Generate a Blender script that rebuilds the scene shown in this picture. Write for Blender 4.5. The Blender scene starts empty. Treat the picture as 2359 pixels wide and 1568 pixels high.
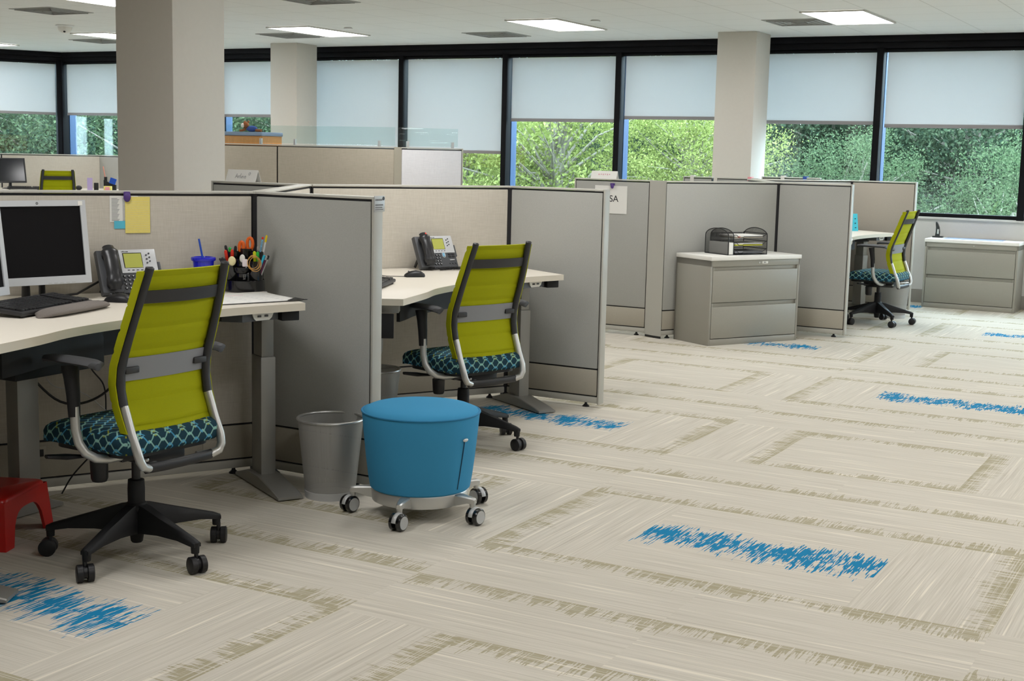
import bpy, bmesh, math, random
import numpy as np
from mathutils import Vector, Matrix
random.seed(7)
rng = np.random.default_rng(11)
S = bpy.context.scene
COL = S.collection
R = math.radians
PI = math.pi

# ------------------------------------------------------------------ camera, sky, exposure
EYE = 1.54
FPX, YAW, PITCH, ROLL = 3108.4, 1.1912, 7.93995, 1.33479
cam_d = bpy.data.cameras.new('camera')
cam = bpy.data.objects.new('camera', cam_d)
COL.objects.link(cam)
cam_d.sensor_width = 36.0
cam_d.lens = FPX / 2359.0 * 36.0
cam_d.clip_start = 0.05
cam_d.clip_end = 400
_y, _p, _r = R(YAW), R(PITCH), R(ROLL)
fwd = Vector((math.sin(_y) * math.cos(_p), math.cos(_y) * math.cos(_p), -math.sin(_p)))
rt = Vector((math.cos(_y), -math.sin(_y), 0))
up = rt.cross(fwd)
rt2 = rt * math.cos(_r) + up * math.sin(_r)
up2 = -rt * math.sin(_r) + up * math.cos(_r)
cam.matrix_world = Matrix(((rt2.x, up2.x, -fwd.x, 0), (rt2.y, up2.y, -fwd.y, 0), (rt2.z, up2.z, -fwd.z, EYE), (0, 0, 0, 1)))
S.camera = cam

S.view_settings.view_transform = 'Standard'
S.view_settings.look = 'None'
S.view_settings.gamma = 1.0
S.view_settings.use_curve_mapping = False
S.view_settings.exposure = 0.0

world = bpy.data.worlds.new('overcast_sky')
S.world = world
world.use_nodes = True
bg = world.node_tree.nodes['Background']
bg.inputs[0].default_value = (0.78, 0.875, 1.0, 1)
bg.inputs[1].default_value = 17.5
LAMP = 15.0          # radiance of the fluorescent lenses


# ------------------------------------------------------------------ materials
def lin(h):
    h = h.lstrip('#')
    out = []
    for i in (0, 2, 4):
        c = int(h[i:i + 2], 16) / 255
        out.append(c / 12.92 if c <= 0.04045 else ((c + 0.055) / 1.055) ** 2.4)
    return out + [1]


class NT:
    def __init__(s, m):
        s.t = m.node_tree

    def n(s, typ, **kw):
        nd = s.t.nodes.new(typ)
        for k, v in kw.items():
            if k == 'ins':
                for a, b in v.items():
                    if hasattr(b, 'is_linked') or hasattr(b, 'links'):
                        s.t.links.new(b, nd.inputs[a])
                    else:
                        nd.inputs[a].default_value = b
            else:
                setattr(nd, k, v)
        return nd

    def m(s, op, a, b=0.0, c=None):
        ins = {0: a, 1: b}
        if c is not None:
            ins[2] = c
        return s.n('ShaderNodeMath', operation=op, ins=ins).outputs[0]

    def mix(s, f, a, b, typ='MIX'):
        nd = s.n('ShaderNodeMix', data_type='RGBA', blend_type=typ)
        for k, v in ((0, f), (6, a), (7, b)):
            if hasattr(v, 'links'):
                s.t.links.new(v, nd.inputs[k])
            else:
                nd.inputs[k].default_value = v
        return nd.outputs[2]

    def obj(s):
        return s.n('ShaderNodeTexCoord').outputs['Object']

    def scale(s, v, sc):
        return s.n('ShaderNodeMapping', ins={0: v, 3: sc}).outputs[0]

    def noise(s, v, sc, det=2.0, rough=0.5):
        return s.n('ShaderNodeTexNoise', ins={'Vector': v, 'Scale': sc, 'Detail': det, 'Roughness': rough}).outputs[0]


def mat(name, color, rough=0.5, metal=0.0, vary=0.0, vscale=60, bump=0.0, spec=0.5, emis=None, estr=0.0, trans=0.0, stretch=None, coat=0.0):
    m = bpy.data.materials.new(name)
    m.use_nodes = True
    t = NT(m)
    b = m.node_tree.nodes['Principled BSDF']
    c = lin(color)
    b.inputs['Base Color'].default_value = c
    b.inputs['Roughness'].default_value = rough
    b.inputs['Metallic'].default_value = metal
    b.inputs['Specular IOR Level'].default_value = spec
    b.inputs['Transmission Weight'].default_value = trans
    b.inputs['Coat Weight'].default_value = coat
    if emis:
        b.inputs['Emission Color'].default_value = lin(emis)
        b.inputs['Emission Strength'].default_value = estr
    if vary or bump:
        v = t.obj()
        if stretch:
            v = t.scale(v, stretch)
        nz = t.noise(v, vscale, 3)
        if vary:
            lo = [x * (1 - vary) for x in c[:3]] + [1]
            hi = [min(1, x * (1 + vary)) for x in c[:3]] + [1]
            rm = t.n('ShaderNodeMapRange', ins={0: nz, 1: 0.3, 2: 0.7}).outputs[0]
            t.t.links.new(t.mix(rm, lo, hi), b.inputs['Base Color'])
        if bump:
            bp_ = t.n('ShaderNodeBump', ins={'Strength': bump, 'Distance': 0.002, 'Height': nz})
            t.t.links.new(bp_.outputs[0], b.inputs['Normal'])
    return m


def fabric_mat(name, base, dark, light, speck=0.35, scale=900, linen=True):
    m = bpy.data.materials.new(name)
    m.use_nodes = True
    t = NT(m)
    b = m.node_tree.nodes['Principled BSDF']
    b.inputs['Roughness'].default_value = 0.9
    b.inputs['Specular IOR Level'].default_value = 0.15
    v = t.obj()
    n1 = t.noise(t.scale(v, (1.0, 1.0, 0.06)), scale * 0.35, 2)
    n2 = t.noise(t.scale(v, (0.05, 0.05, 1.0)), scale * 0.35, 2)
    n3 = t.noise(v, scale, 2)
    s = t.m('ADD', t.m('MULTIPLY', n1, 0.4), t.m('MULTIPLY', n2, 0.4)) if linen else t.m('MULTIPLY', n3, 0.8)
    s = t.m('ADD', s, t.m('MULTIPLY', n3, 0.2))
    f = t.n('ShaderNodeMapRange', ins={0: s, 1: 0.5 - speck * 0.5, 2: 0.5 + speck * 0.5}).outputs[0]
    c = t.mix(f, lin(dark), lin(light))
    c = t.mix(0.5, c, lin(base))
    t.t.links.new(c, b.inputs['Base Color'])
    bp_ = t.n('ShaderNodeBump', ins={'Strength': 0.25, 'Distance': 0.001, 'Height': s})
    t.t.links.new(bp_.outputs[0], b.inputs['Normal'])
    return m


M = {}
M['cream'] = fabric_mat('cream_linen', '#C5BFB3', '#B0A99B', '#D3CDC2')
M['grey'] = fabric_mat('grey_weave', '#ABABA6', '#999993', '#BDBDB7', linen=False)
M['taupe'] = fabric_mat('taupe_weave', '#B6AE9E', '#A59D8C', '#C4BCAC')
M['litfab'] = fabric_mat('lit_weave', '#E2E1E4', '#D2D1D4', '#EEEDF0')  # whiter weave: direct light on the short tall panel put into its colour
M['putty'] = mat('putty_metal', '#AEA898', 0.45, 0.0, 0.03, 200)
M['kick'] = mat('kick_metal', '#A9A395', 0.4, 0.0, 0.03, 200)
M['cap'] = mat('cap_metal', '#C3C1B8', 0.4)
M['endcap'] = mat('endcap_metal', '#B3B1A8', 0.42)
M['reveal'] = mat('reveal_black', '#17161A', 0.6)
M['black'] = mat('black_plastic', '#17171A', 0.45, 0, 0.1, 300, 0.1)
M['blackmatte'] = mat('black_matte', '#151517', 0.6, spec=0.35)
M['blackgloss'] = mat('black_gloss', '#121214', 0.18, coat=0.4)
M['charcoal'] = mat('charcoal_plastic', '#29292B', 0.5)
M['dgrey'] = mat('dark_grey_plastic', '#4B4D51', 0.45)
M['armgrey'] = mat('arm_pad_rubber', '#343538', 0.6)
M['silver'] = mat('satin_silver', '#C3C3C0', 0.38, 0.75)
M['silverp'] = mat('silver_paint', '#B9BABA', 0.42, 0.25)
M['legmetal'] = mat('leg_metal', '#94938E', 0.42, 0.35)
M['steel'] = mat('polished_steel', '#CFCFCD', 0.32, 0.8)
M['laminate'] = mat('laminate_top', '#E6DFD2', 0.42, 0, 0.015, 300)
M['lamedge'] = mat('laminate_edge', '#D3CBBB', 0.45)
M['whitelam'] = mat('white_laminate', '#ECEAE4', 0.4)
M['cabinet'] = mat('cabinet_paint', '#97948A', 0.42, 0.0, 0.03, 250)
M['cabshadow'] = mat('drawer_gap_shade', '#4A4843', 0.6)  # dark paint for the shade between drawer and pull
M['lime'] = mat('lime_fabric', '#A0A306', 0.85, 0, 0.1, 900, 0.2, spec=0.2)
M['band'] = mat('lumbar_grey', '#85868A', 0.6)
M['blue'] = mat('ottoman_fabric', '#3A8AB4', 0.88, 0, 0.05, 1200, 0.25, spec=0.2)
M['bluep'] = mat('ottoman_piping', '#1E76A2', 0.8)
M['seam'] = mat('dark_seam', '#173A50', 0.8)
M['red'] = mat('red_plastic', '#C01410', 0.35, 0, 0, coat=0.2)
M['paper'] = mat('white_paper', '#EAE9E4', 0.75)
M['paper2'] = mat('ivory_card', '#E4E1DA', 0.75)
M['paleprint'] = mat('pale_print', '#CFCFD2', 0.8)
M['print'] = mat('grey_print', '#8B8C90', 0.8)
M['ink'] = mat('black_ink', '#202022', 0.7)
M['pencilink'] = mat('pencil_ink', '#77767C', 0.8)
M['pinkink'] = mat('pink_ink', '#E2A9B4', 0.8)
M['yellow'] = mat('yellow_paper', '#F0DF7C', 0.75, 0, 0.03, 90)
M['sticky'] = mat('blue_sticky', '#5CC3DC', 0.75)
M['purple'] = mat('purple_plastic', '#51357F', 0.4)
M['lcd'] = mat('lcd_green', '#B4B85A', 0.25)
M['screen'] = mat('dark_screen', '#111012', 0.6, spec=0.12)
M['screenblue'] = mat('glossy_screen', '#10141C', 0.12)
M['bezel'] = mat('monitor_bezel', '#C4C7CB', 0.42, 0.1)
M['phonesilver'] = mat('phone_silver', '#C9CBCE', 0.38, 0.15)
M['wrist'] = mat('wrist_foam', '#77706B', 0.95, 0, 0.12, 400, 0.3)
M['cup'] = mat('blue_acrylic', '#1C22C4', 0.15, 0, coat=0.3)
M['straw'] = mat('blue_straw', '#1F4FB6', 0.35)
M['orange'] = mat('orange_plastic', '#EC6A1A', 0.4)
M['redpen'] = mat('red_marker', '#E8361F', 0.35)
M['green'] = mat('green_marker', '#2DBE4E', 0.35)
M['hiyel'] = mat('yellow_highlighter', '#E6EA28', 0.35)
M['topyel'] = mat('yellow_topper', '#F2D40A', 0.5)
M['pencilblue'] = mat('patterned_pencil', '#7FB7DA', 0.5, 0, 0.5, 220)
M['rubber'] = mat('rubber_band_tan', '#C9964C', 0.7)
M['eraser'] = mat('cream_eraser', '#EFE3B0', 0.8)
M['whiteer'] = mat('white_eraser', '#E9DEE0', 0.7)
M['teal'] = mat('turquoise_card', '#43BFD6', 0.7)
M['aqua'] = mat('aqua_pen', '#35B4D2', 0.3)
M['maroon'] = mat('maroon_pen', '#5A2140', 0.3)
M['handset'] = mat('handset_plastic', '#26272A', 0.3)
M['taupe2'] = fabric_mat('grey_taupe_weave', '#A19A90', '#938C82', '#AFA89E', linen=False)
M['wood'] = mat('orange_wood', '#C98A4A', 0.45, 0, 0.12, 8, stretch=(14, 14, 1))
M['brown'] = mat('brown_plush', '#8E5530', 0.95, 0, 0.15, 300, 0.4)
M['plushwhite'] = mat('white_plush', '#E6E0DA', 0.95)
M['plushblue'] = mat('blue_cloth', '#35519E', 0.85)
M['lilac'] = mat('lilac_card', '#B5A3D0', 0.75)
M['salmon'] = mat('salmon_pencil', '#D08D7C', 0.6)
M['pinkpad'] = mat('pink_note', '#F0A0A8', 0.75)
M['column'] = mat('column_paint', '#CFC9BF', 0.8, 0, 0.01, 30)
M['wall'] = mat('wall_paint', '#CAC8C4', 0.8, 0, 0.01, 30)
M['base'] = mat('baseboard_vinyl', '#8E8A83', 0.6)
M['frame'] = mat('window_black', '#0E0E12', 0.65, spec=0.15)
M['alu'] = mat('outer_aluminium', '#30496B', 0.6)
M['blindbar'] = mat('blind_bar', '#8F8B8C', 0.6)
M['vent'] = mat('vent_grey', '#9C9C98', 0.7, 0, 0.06, 300)
M['trunk'] = mat('bark', '#8A857A', 0.9, 0, 0.3, 20)
M['cloth_white'] = mat('white_plastic', '#E4E4E2', 0.4)
M['dark_tile'] = mat('asphalt_ground', '#4A4845', 0.95, 0, 0.2, 4)
M['bluegrey'] = mat('blue_grey_mat', '#8E9AB4', 0.4)


def seat_mat():
    m = bpy.data.materials.new('ogee_seat_fabric')
    m.use_nodes = True
    t = NT(m)
    b = m.node_tree.nodes['Principled BSDF']
    b.inputs['Roughness'].default_value = 0.85
    b.inputs['Specular IOR Level'].default_value = 0.2
    tc = t.n('ShaderNodeTexCoord')
    p = t.n('ShaderNodeSeparateXYZ', ins={0: tc.outputs['Object']}).outputs
    q = t.n('ShaderNodeSeparateXYZ', ins={0: tc.outputs['Normal']}).outputs
    ax = t.m('ABSOLUTE', q[0]); ay = t.m('ABSOLUTE', q[1]); az = t.m('ABSOLUTE', q[2])
    top = t.m('GREATER_THAN', az, 0.62)
    side = t.m('MULTIPLY', t.m('GREATER_THAN', ax, ay), t.m('SUBTRACT', 1.0, top))
    a = t.m('ADD', t.m('MULTIPLY', p[1], side), t.m('MULTIPLY', p[0], t.m('SUBTRACT', 1.0, side)))
    bb = t.m('ADD', t.m('MULTIPLY', p[1], top), t.m('MULTIPLY', p[2], t.m('SUBTRACT', 1.0, top)))
    sn = t.m('MULTIPLY', t.m('SINE', t.m('MULTIPLY', a, 2 * PI / 0.064)), 0.30)
    u = t.m('MULTIPLY', bb, 1 / 0.046)
    u1 = t.m('ADD', u, sn)
    u2 = t.m('ADD', t.m('SUBTRACT', u, sn), 0.5)
    col = lin('#1D4356')
    nzc = t.noise(tc.outputs['Object'], 500, 2)
    base = t.mix(nzc, lin('#132B37'), lin('#234656'))
    cols = [(lin('#9CCBC0'), lin('#A5A81E')), (lin('#4FA3CE'), lin('#8FC3B6'))]
    cur = base
    for uu, (ca, cb) in ((u1, cols[0]), (u2, cols[1])):
        fr = t.m('FRACT', uu)
        ln = t.m('LESS_THAN', t.m('ABSOLUTE', t.m('SUBTRACT', fr, 0.5)), 0.095)
        par = t.m('FRACT', t.m('MULTIPLY', t.m('FLOOR', uu), 0.5))
        wob = t.m('GREATER_THAN', t.m('ADD', par, t.m('MULTIPLY', t.m('SINE', t.m('MULTIPLY', a, 2 * PI / 0.128)), 0.3)), 0.3)
        cc = t.mix(wob, ca, cb)
        cur = t.mix(t.m('MULTIPLY', ln, 0.68), cur, cc)
    t.t.links.new(cur, b.inputs['Base Color'])
    return m


M['seat'] = seat_mat()


def mesh_mat(name, color, fill, metal=0.3, scale=420):
    """fine perforated metal: holes let the light through"""
    m = bpy.data.materials.new(name)
    m.use_nodes = True
    t = NT(m)
    b = m.node_tree.nodes['Principled BSDF']
    b.inputs['Base Color'].default_value = lin(color)
    b.inputs['Metallic'].default_value = metal
    b.inputs['Roughness'].default_value = 0.45
    o = m.node_tree.nodes['Material Output']
    uv = t.n('ShaderNodeUVMap').outputs[0]
    p = t.n('ShaderNodeSeparateXYZ', ins={0: uv}).outputs
    fx = t.m('FRACT', t.m('MULTIPLY', t.m('ADD', p[0], p[1]), scale))
    fy = t.m('FRACT', t.m('MULTIPLY', t.m('SUBTRACT', p[0], p[1]), scale))
    wire = t.m('MAXIMUM', t.m('LESS_THAN', fx, fill), t.m('LESS_THAN', fy, fill))
    tr = t.n('ShaderNodeBsdfTransparent')
    mx = t.n('ShaderNodeMixShader', ins={0: wire, 1: tr.outputs[0], 2: b.outputs[0]})
    t.t.links.new(mx.outputs[0], o.inputs[0])
    return m


M['binmesh'] = mesh_mat('wire_mesh_silver', '#A5A4A0', 0.52, 0.3)
M['blackmesh'] = mesh_mat('wire_mesh_black', '#1A1A1C', 0.30, 0.0, 300)


def glass_mat(name, tint, refl):
    m = bpy.data.materials.new(name)
    m.use_nodes = True
    t = NT(m)
    nt = m.node_tree
    nt.nodes.remove(nt.nodes['Principled BSDF'])
    o = nt.nodes['Material Output']
    tr = t.n('ShaderNodeBsdfTransparent', ins={0: tint})
    gl = t.n('ShaderNodeBsdfGlossy', ins={0: (1, 1, 1, 1), 'Roughness': 0.02})
    fc = t.n('ShaderNodeLayerWeight', ins={0: 0.5}).outputs['Facing']
    f = t.m('MULTIPLY', t.m('ADD', t.m('MULTIPLY', t.m('POWER', fc, 5.0), 0.96), 0.042), refl)
    mx = t.n('ShaderNodeMixShader', ins={0: f, 1: tr.outputs[0], 2: gl.outputs[0]})
    nt.links.new(mx.outputs[0], o.inputs[0])
    return m


M['glass'] = glass_mat('window_glass', (0.83, 0.91, 0.91, 1), 1.1)
M['clear'] = glass_mat('screen_glass', (0.90, 0.955, 0.95, 1), 0.5)


def blind_mat():
    m = bpy.data.materials.new('blind_fabric')
    m.use_nodes = True
    t = NT(m)
    nt = m.node_tree
    nt.nodes.remove(nt.nodes['Principled BSDF'])
    o = nt.nodes['Material Output']
    v = t.obj()
    n = t.noise(v, 500, 2)
    c = t.mix(n, (0.68, 0.70, 0.71, 1), (0.73, 0.75, 0.76, 1))
    d = t.n('ShaderNodeBsdfDiffuse', ins={0: c})
    tl = t.n('ShaderNodeBsdfTranslucent', ins={0: c})
    mx = t.n('ShaderNodeMixShader', ins={0: 0.28, 1: d.outputs[0], 2: tl.outputs[0]})
    nt.links.new(mx.outputs[0], o.inputs[0])
    return m


M['blind'] = blind_mat()


def leaf_mat(name, stops):
    m = bpy.data.materials.new(name)
    m.use_nodes = True
    t = NT(m)
    nt = m.node_tree
    nt.nodes.remove(nt.nodes['Principled BSDF'])
    o = nt.nodes['Material Output']
    g = t.n('ShaderNodeNewGeometry')
    rp = t.n('ShaderNodeValToRGB', ins={0: g.outputs['Random Per Island']})
    el = rp.color_ramp.elements
    while len(el) < len(stops):
        el.new(0.5)
    for i, s in enumerate(stops):
        el[i].position = i / (len(stops) - 1)
        el[i].color = lin(s)
    d = t.n('ShaderNodeBsdfDiffuse', ins={0: rp.outputs[0]})
    tl = t.n('ShaderNodeBsdfTranslucent', ins={0: rp.outputs[0]})
    mx = t.n('ShaderNodeMixShader', ins={0: 0.4, 1: d.outputs[0], 2: tl.outputs[0]})
    nt.links.new(mx.outputs[0], o.inputs[0])
    return m


M['leafA'] = leaf_mat('leaf_yellow_green', ['#67743F', '#828F50', '#9FA869', '#727F47'])
M['leafB'] = leaf_mat('leaf_mid_green', ['#3C4F38', '#516447', '#68785A', '#445640'])
M['leafC'] = leaf_mat('leaf_dark_green', ['#2F3F34', '#42523F', '#58664F', '#364639'])


def carpet_mat(name, accent, blue):
    m = bpy.data.materials.new(name)
    m.use_nodes = True
    t = NT(m)
    b = m.node_tree.nodes['Principled BSDF']
    b.inputs['Roughness'].default_value = 0.95
    b.inputs['Specular IOR Level'].default_value = 0.08
    uv = t.n('ShaderNodeUVMap').outputs[0]
    p = t.n('ShaderNodeSeparateXYZ', ins={0: uv}).outputs
    l, w = p[0], p[1]

    def ns(sl, sw, det=2, off=0.0):
        v = t.n('ShaderNodeCombineXYZ', ins={0: t.m('MULTIPLY', l, sl), 1: t.m('MULTIPLY', w, sw), 2: off}).outputs[0]
        return t.noise(v, 1.0, det)
    # thin yarn lines running along the plank
    l1 = ns(2.2, 190, 2)
    l2 = ns(1.2, 55, 2, 4.0)
    base = t.mix(t.n('ShaderNodeMapRange', ins={0: l1, 1: 0.36, 2: 0.64}).outputs[0], lin('#BEB8AB'), lin('#CDC7BB'))
    base = t.mix(t.n('ShaderNodeMapRange', ins={0: l2, 1: 0.60, 2: 0.70}).outputs[0], base, lin('#DCD5C6'))
    base = t.mix(t.m('MULTIPLY', t.n('ShaderNodeMapRange', ins={0: l2, 1: 0.40, 2: 0.32}).outputs[0], 0.4), base, lin('#A9A193'))
    # accent bristles leave the plank edge at w = 0
    big = ns(7.0, 3.0, 2, 9.0)
    fine = ns(150, 7.0 if not blue else 9.0, 2, 2.0)
    mid = ns(42, 9.0, 2, 6.0)
    s = t.m('ADD', t.m('ADD', t.m('MULTIPLY', fine, 0.68), t.m('MULTIPLY', mid, 0.42)), t.m('MULTIPLY', big, 0.42))
    width = 0.155 if not blue else 0.215
    fall = t.m('MULTIPLY', t.m('POWER', t.m('DIVIDE', w, width), 1.6 if not blue else 2.2), 0.27)
    thr = t.m('ADD', 0.695 if not blue else 0.705, fall)
    mask = t.n('ShaderNodeMapRange', ins={0: t.m('SUBTRACT', s, thr), 1: -0.004, 2: 0.012}).outputs[0]
    lim = t.m('LESS_THAN', w, 0.20 if not blue else 0.235)
    mask = t.m('MULTIPLY', mask, lim)
    # pale yarn lines cross the accent of the grey planks
    if not blue:
        keep = t.n('ShaderNodeMapRange', ins={0: l1, 1: 0.62, 2: 0.52, 3: 0.25, 4: 0.95}).outputs[0]
        mask = t.m('MULTIPLY', mask, keep)
    col = t.mix(mask, base, lin(accent))
    t.t.links.new(col, b.inputs['Base Color'])
    v = t.n('ShaderNodeCombineXYZ', ins={0: t.m('MULTIPLY', l, 1.0), 1: t.m('MULTIPLY', w, 1.0)}).outputs[0]
    nb = t.noise(v, 420, 2)
    bp_ = t.n('ShaderNodeBump', ins={'Strength': 0.25, 'Distance': 0.002, 'Height': nb})
    t.t.links.new(bp_.outputs[0], b.inputs['Normal'])
    return m


M['carpetG'] = carpet_mat('carpet_grey_accent', '#A1997F', False)
M['carpetB'] = carpet_mat('carpet_blue_accent', '#1F7BA6', True)


def ceiling_mat():
    m = bpy.data.materials.new('ceiling_tile')
    m.use_nodes = True
    t = NT(m)
    b = m.node_tree.nodes['Principled BSDF']
    b.inputs['Roughness'].default_value = 0.9
    v = t.n('ShaderNodeMapping', ins={0: t.obj(), 2: (0, 0, R(30)), 1: (0, 0, 0)}).outputs[0]
    p = t.n('ShaderNodeSeparateXYZ', ins={0: v}).outputs
    g = 0.61
    fx = t.m('FRACT', t.m('MULTIPLY', t.m('ADD', p[0], 3.93 + 61), 1 / g))
    fy = t.m('FRACT', t.m('MULTIPLY', t.m('SUBTRACT', p[1], 12.50 - 61), 1 / g))
    ln = t.m('MAXIMUM', t.m('LESS_THAN', fx, 0.018), t.m('LESS_THAN', fy, 0.018))
    nz = t.noise(v, 260, 3)
    c = t.mix(nz, lin('#DFDEDA'), lin('#EAE9E6'))
    c = t.mix(t.m('MULTIPLY', ln, 0.5), c, lin('#B4B2AC'))
    t.t.links.new(c, b.inputs['Base Color'])
    return m


M['ceiling'] = ceiling_mat()


def lens_mat():
    m = bpy.data.materials.new('fluorescent_lens')
    m.use_nodes = True
    t = NT(m)
    nt = m.node_tree
    nt.nodes.remove(nt.nodes['Principled BSDF'])
    o = nt.nodes['Material Output']
    em = t.n('ShaderNodeEmission', ins={0: (1.0, 0.99, 0.985, 1), 1: LAMP})
    nt.links.new(em.outputs[0], o.inputs[0])
    return m


M['lens'] = lens_mat()


# ------------------------------------------------------------------ mesh helpers
class MB:
    def __init__(s, M0=None):
        s.bm = bmesh.new()
        s.M = M0 or Matrix()
        s.uv = s.bm.loops.layers.uv.new('UVMap')

    def _v(s, p):
        return s.bm.verts.new(s.M @ Vector(p))

    def box(s, c, d, rot=None, bev=0.0, seg=2, mi=0):
        m = Matrix.Translation(Vector(c))
        if rot is not None:
            m = m @ (rot if isinstance(rot, Matrix) else Matrix.Rotation(rot, 4, 'Z'))
        m = s.M @ m @ Matrix.Diagonal((d[0], d[1], d[2], 1))
        r = bmesh.ops.create_cube(s.bm, size=1.0, matrix=m)
        vs = r['verts']
        fs = {f for v in vs for f in v.link_faces}
        for f in fs:
            f.material_index = mi
        if bev:
            es = list({e for v in vs for e in v.link_edges})
            bmesh.ops.bevel(s.bm, geom=es, offset=min(bev, 0.45 * min(d)), segments=seg, affect='EDGES', profile=0.5)
        return s

    def bb(s, x0, x1, y0, y1, z0, z1, bev=0.0, mi=0):
        return s.box(((x0 + x1) / 2, (y0 + y1) / 2, (z0 + z1) / 2), (abs(x1 - x0), abs(y1 - y0), abs(z1 - z0)), None, bev, 2, mi)

    def rings(s, rings, closed=True, cap=True, mi=0):
        vr = [[s._v(p) for p in r] for r in rings]
        n = len(vr[0])
        for i in range(len(vr) - 1):
            for k in range(n if closed else n - 1):
                k2 = (k + 1) % n
                try:
                    f = s.bm.faces.new((vr[i][k], vr[i][k2], vr[i + 1][k2], vr[i + 1][k]))
                    f.material_index = mi
                except ValueError:
                    pass
        if cap and closed:
            for r, rev in ((vr[0], True), (vr[-1], False)):
                try:
                    f = s.bm.faces.new(list(reversed(r)) if rev else r)
                    f.material_index = mi
                except ValueError:
                    pass
        return vr

    def tube(s, pts, r, seg=10, cap=True, mi=0, flat=None, upv=None):
        """r: number or list; flat: (a,b) ellipse scale along side / up"""
        pts = [Vector(p) for p in pts]
        n = len(pts)
        rr = r if isinstance(r, (list, tuple)) else [r] * n
        rings = []
        prev = None
        for i in range(n):
            tg = (pts[min(i + 1, n - 1)] - pts[max(i - 1, 0)]).normalized()
            if upv is not None:
                a = Vector(upv)
            else:
                a = prev if prev is not None else (Vector((0, 0, 1)) if abs(tg.z) < 0.9 else Vector((1, 0, 0)))
            sd = tg.cross(a)
            if sd.length < 1e-6:
                sd = tg.cross(Vector((0.3, 1, 0.2)))
            sd.normalize()
            u = sd.cross(tg).normalized()
            prev = u
            fa, fb = flat if flat else (1, 1)
            rings.append([pts[i] + sd * (rr[i] * fa * math.cos(2 * PI * k / seg)) + u * (rr[i] * fb * math.sin(2 * PI * k / seg)) for k in range(seg)])
        s.rings(rings, True, cap, mi)
        return s

    def cyl(s, p0, p1, r0, r1=None, seg=16, mi=0):
        return s.tube([p0, p1], [r0, r0 if r1 is None else r1], seg, True, mi)

    def lathe(s, prof, c=(0, 0, 0), seg=32, cap=True, mi=0, sx=1, sy=1):
        rings = [[(c[0] + sx * r * math.cos(2 * PI * k / seg), c[1] + sy * r * math.sin(2 * PI * k / seg), c[2] + z) for k in range(seg)] for r, z in prof]
        vr = s.rings(rings, True, cap, mi)
        return s

    def prism(s, poly, z0, z1, mi=0, bev=0.0, mtop=None):
        a = [s._v((x, y, z0)) for x, y in poly]
        b = [s._v((x, y, z1)) for x, y in poly]
        n = len(poly)
        fs = []
        for k in range(n):
            k2 = (k + 1) % n
            f = s.bm.faces.new((a[k], a[k2], b[k2], b[k])); f.material_index = mi; fs.append(f)
        f = s.bm.faces.new(b); f.material_index = mi if mtop is None else mtop
        g = s.bm.faces.new(list(reversed(a))); g.material_index = mi
        if bev:
            es = [e for e in f.edges]
            bmesh.ops.bevel(s.bm, geom=es, offset=bev, segments=2, affect='EDGES', profile=0.5)
        return s

    def sphere(s, c, r, sc=(1, 1, 1), seg=16, mi=0, rot=None):
        m = s.M @ Matrix.Translation(Vector(c)) @ (rot or Matrix()) @ Matrix.Diagonal((r * sc[0], r * sc[1], r * sc[2], 1))
        x = bmesh.ops.create_uvsphere(s.bm, u_segments=seg, v_segments=max(8, seg // 2), radius=1.0, matrix=m)
        for v in x['verts']:
            for f in v.link_faces:
                f.material_index = mi
        return s

    def quad(s, pts, mi=0, uvs=None):
        f = s.bm.faces.new([s._v(p) for p in pts])
        f.material_index = mi
        if uvs:
            for l, q in zip(f.loops, uvs):
                l[s.uv].uv = q
        return f

    def build(s, name, mats, parent=None, ang=35, loc=None, rot=None):
        me = bpy.data.meshes.new(name)
        bmesh.ops.recalc_face_normals(s.bm, faces=s.bm.faces)
        s.bm.to_mesh(me)
        s.bm.free()
        for p in me.polygons:
            p.use_smooth = True
        if len(me.polygons):
            me.set_sharp_from_angle(angle=R(ang))
        for m in (mats if isinstance(mats, (list, tuple)) else [mats]):
            me.materials.append(M[m] if isinstance(m, str) else m)
        o = bpy.data.objects.new(name, me)
        COL.objects.link(o)
        if parent is not None:
            o.parent = parent
        if loc is not None:
            o.location = loc
        if rot is not None:
            o.rotation_euler = (0, 0, rot)
        return o


def thing(name, label, cat, loc=(0, 0, 0), rot=0.0, group=None):
    o = bpy.data.objects.new(name, None)
    o.empty_display_size = 0.1
    COL.objects.link(o)
    o.location = loc
    o.rotation_euler = (0, 0, rot)
    return tag(o, label, cat, group)


def tag(o, label, cat, group=None, kind=None):
    o['label'] = label
    o['category'] = cat
    if group:
        o['group'] = group
    if kind:
        o['kind'] = kind
    return o


def struct(o):
    o['kind'] = 'structure'
    return o


def copy_tree(o, parent=None):
    c = o.copy()
    COL.objects.link(c)
    if parent is not None:
        c.parent = parent
    for ch in list(o.children):
        copy_tree(ch, c)
    return c


def text_part(txt, size, name, m, parent, loc, rx=PI / 2, rz=0.0, align='CENTER', sx=1.0, depth=0.0004, shear=0.0):
    cu = bpy.data.curves.new(name, 'FONT')
    cu.body = txt
    cu.size = size
    cu.align_x = align
    cu.align_y = 'CENTER'
    cu.extrude = depth
    cu.shear = shear
    ob = bpy.data.objects.new(name + '_tmp', cu)
    COL.objects.link(ob)
    bpy.context.view_layer.update()
    me = bpy.data.meshes.new_from_object(ob.evaluated_get(bpy.context.evaluated_depsgraph_get()))
    bpy.data.objects.remove(ob)
    bpy.data.curves.remove(cu)
    me.materials.clear()
    me.materials.append(M[m])
    o = bpy.data.objects.new(name, me)
    COL.objects.link(o)
    o.parent = parent
    o.location = loc
    o.rotation_euler = (rx, 0, rz)
    o.scale = (sx, 1, 1)
    return o


def V2(a):
    return Vector((a[0], a[1]))


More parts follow.
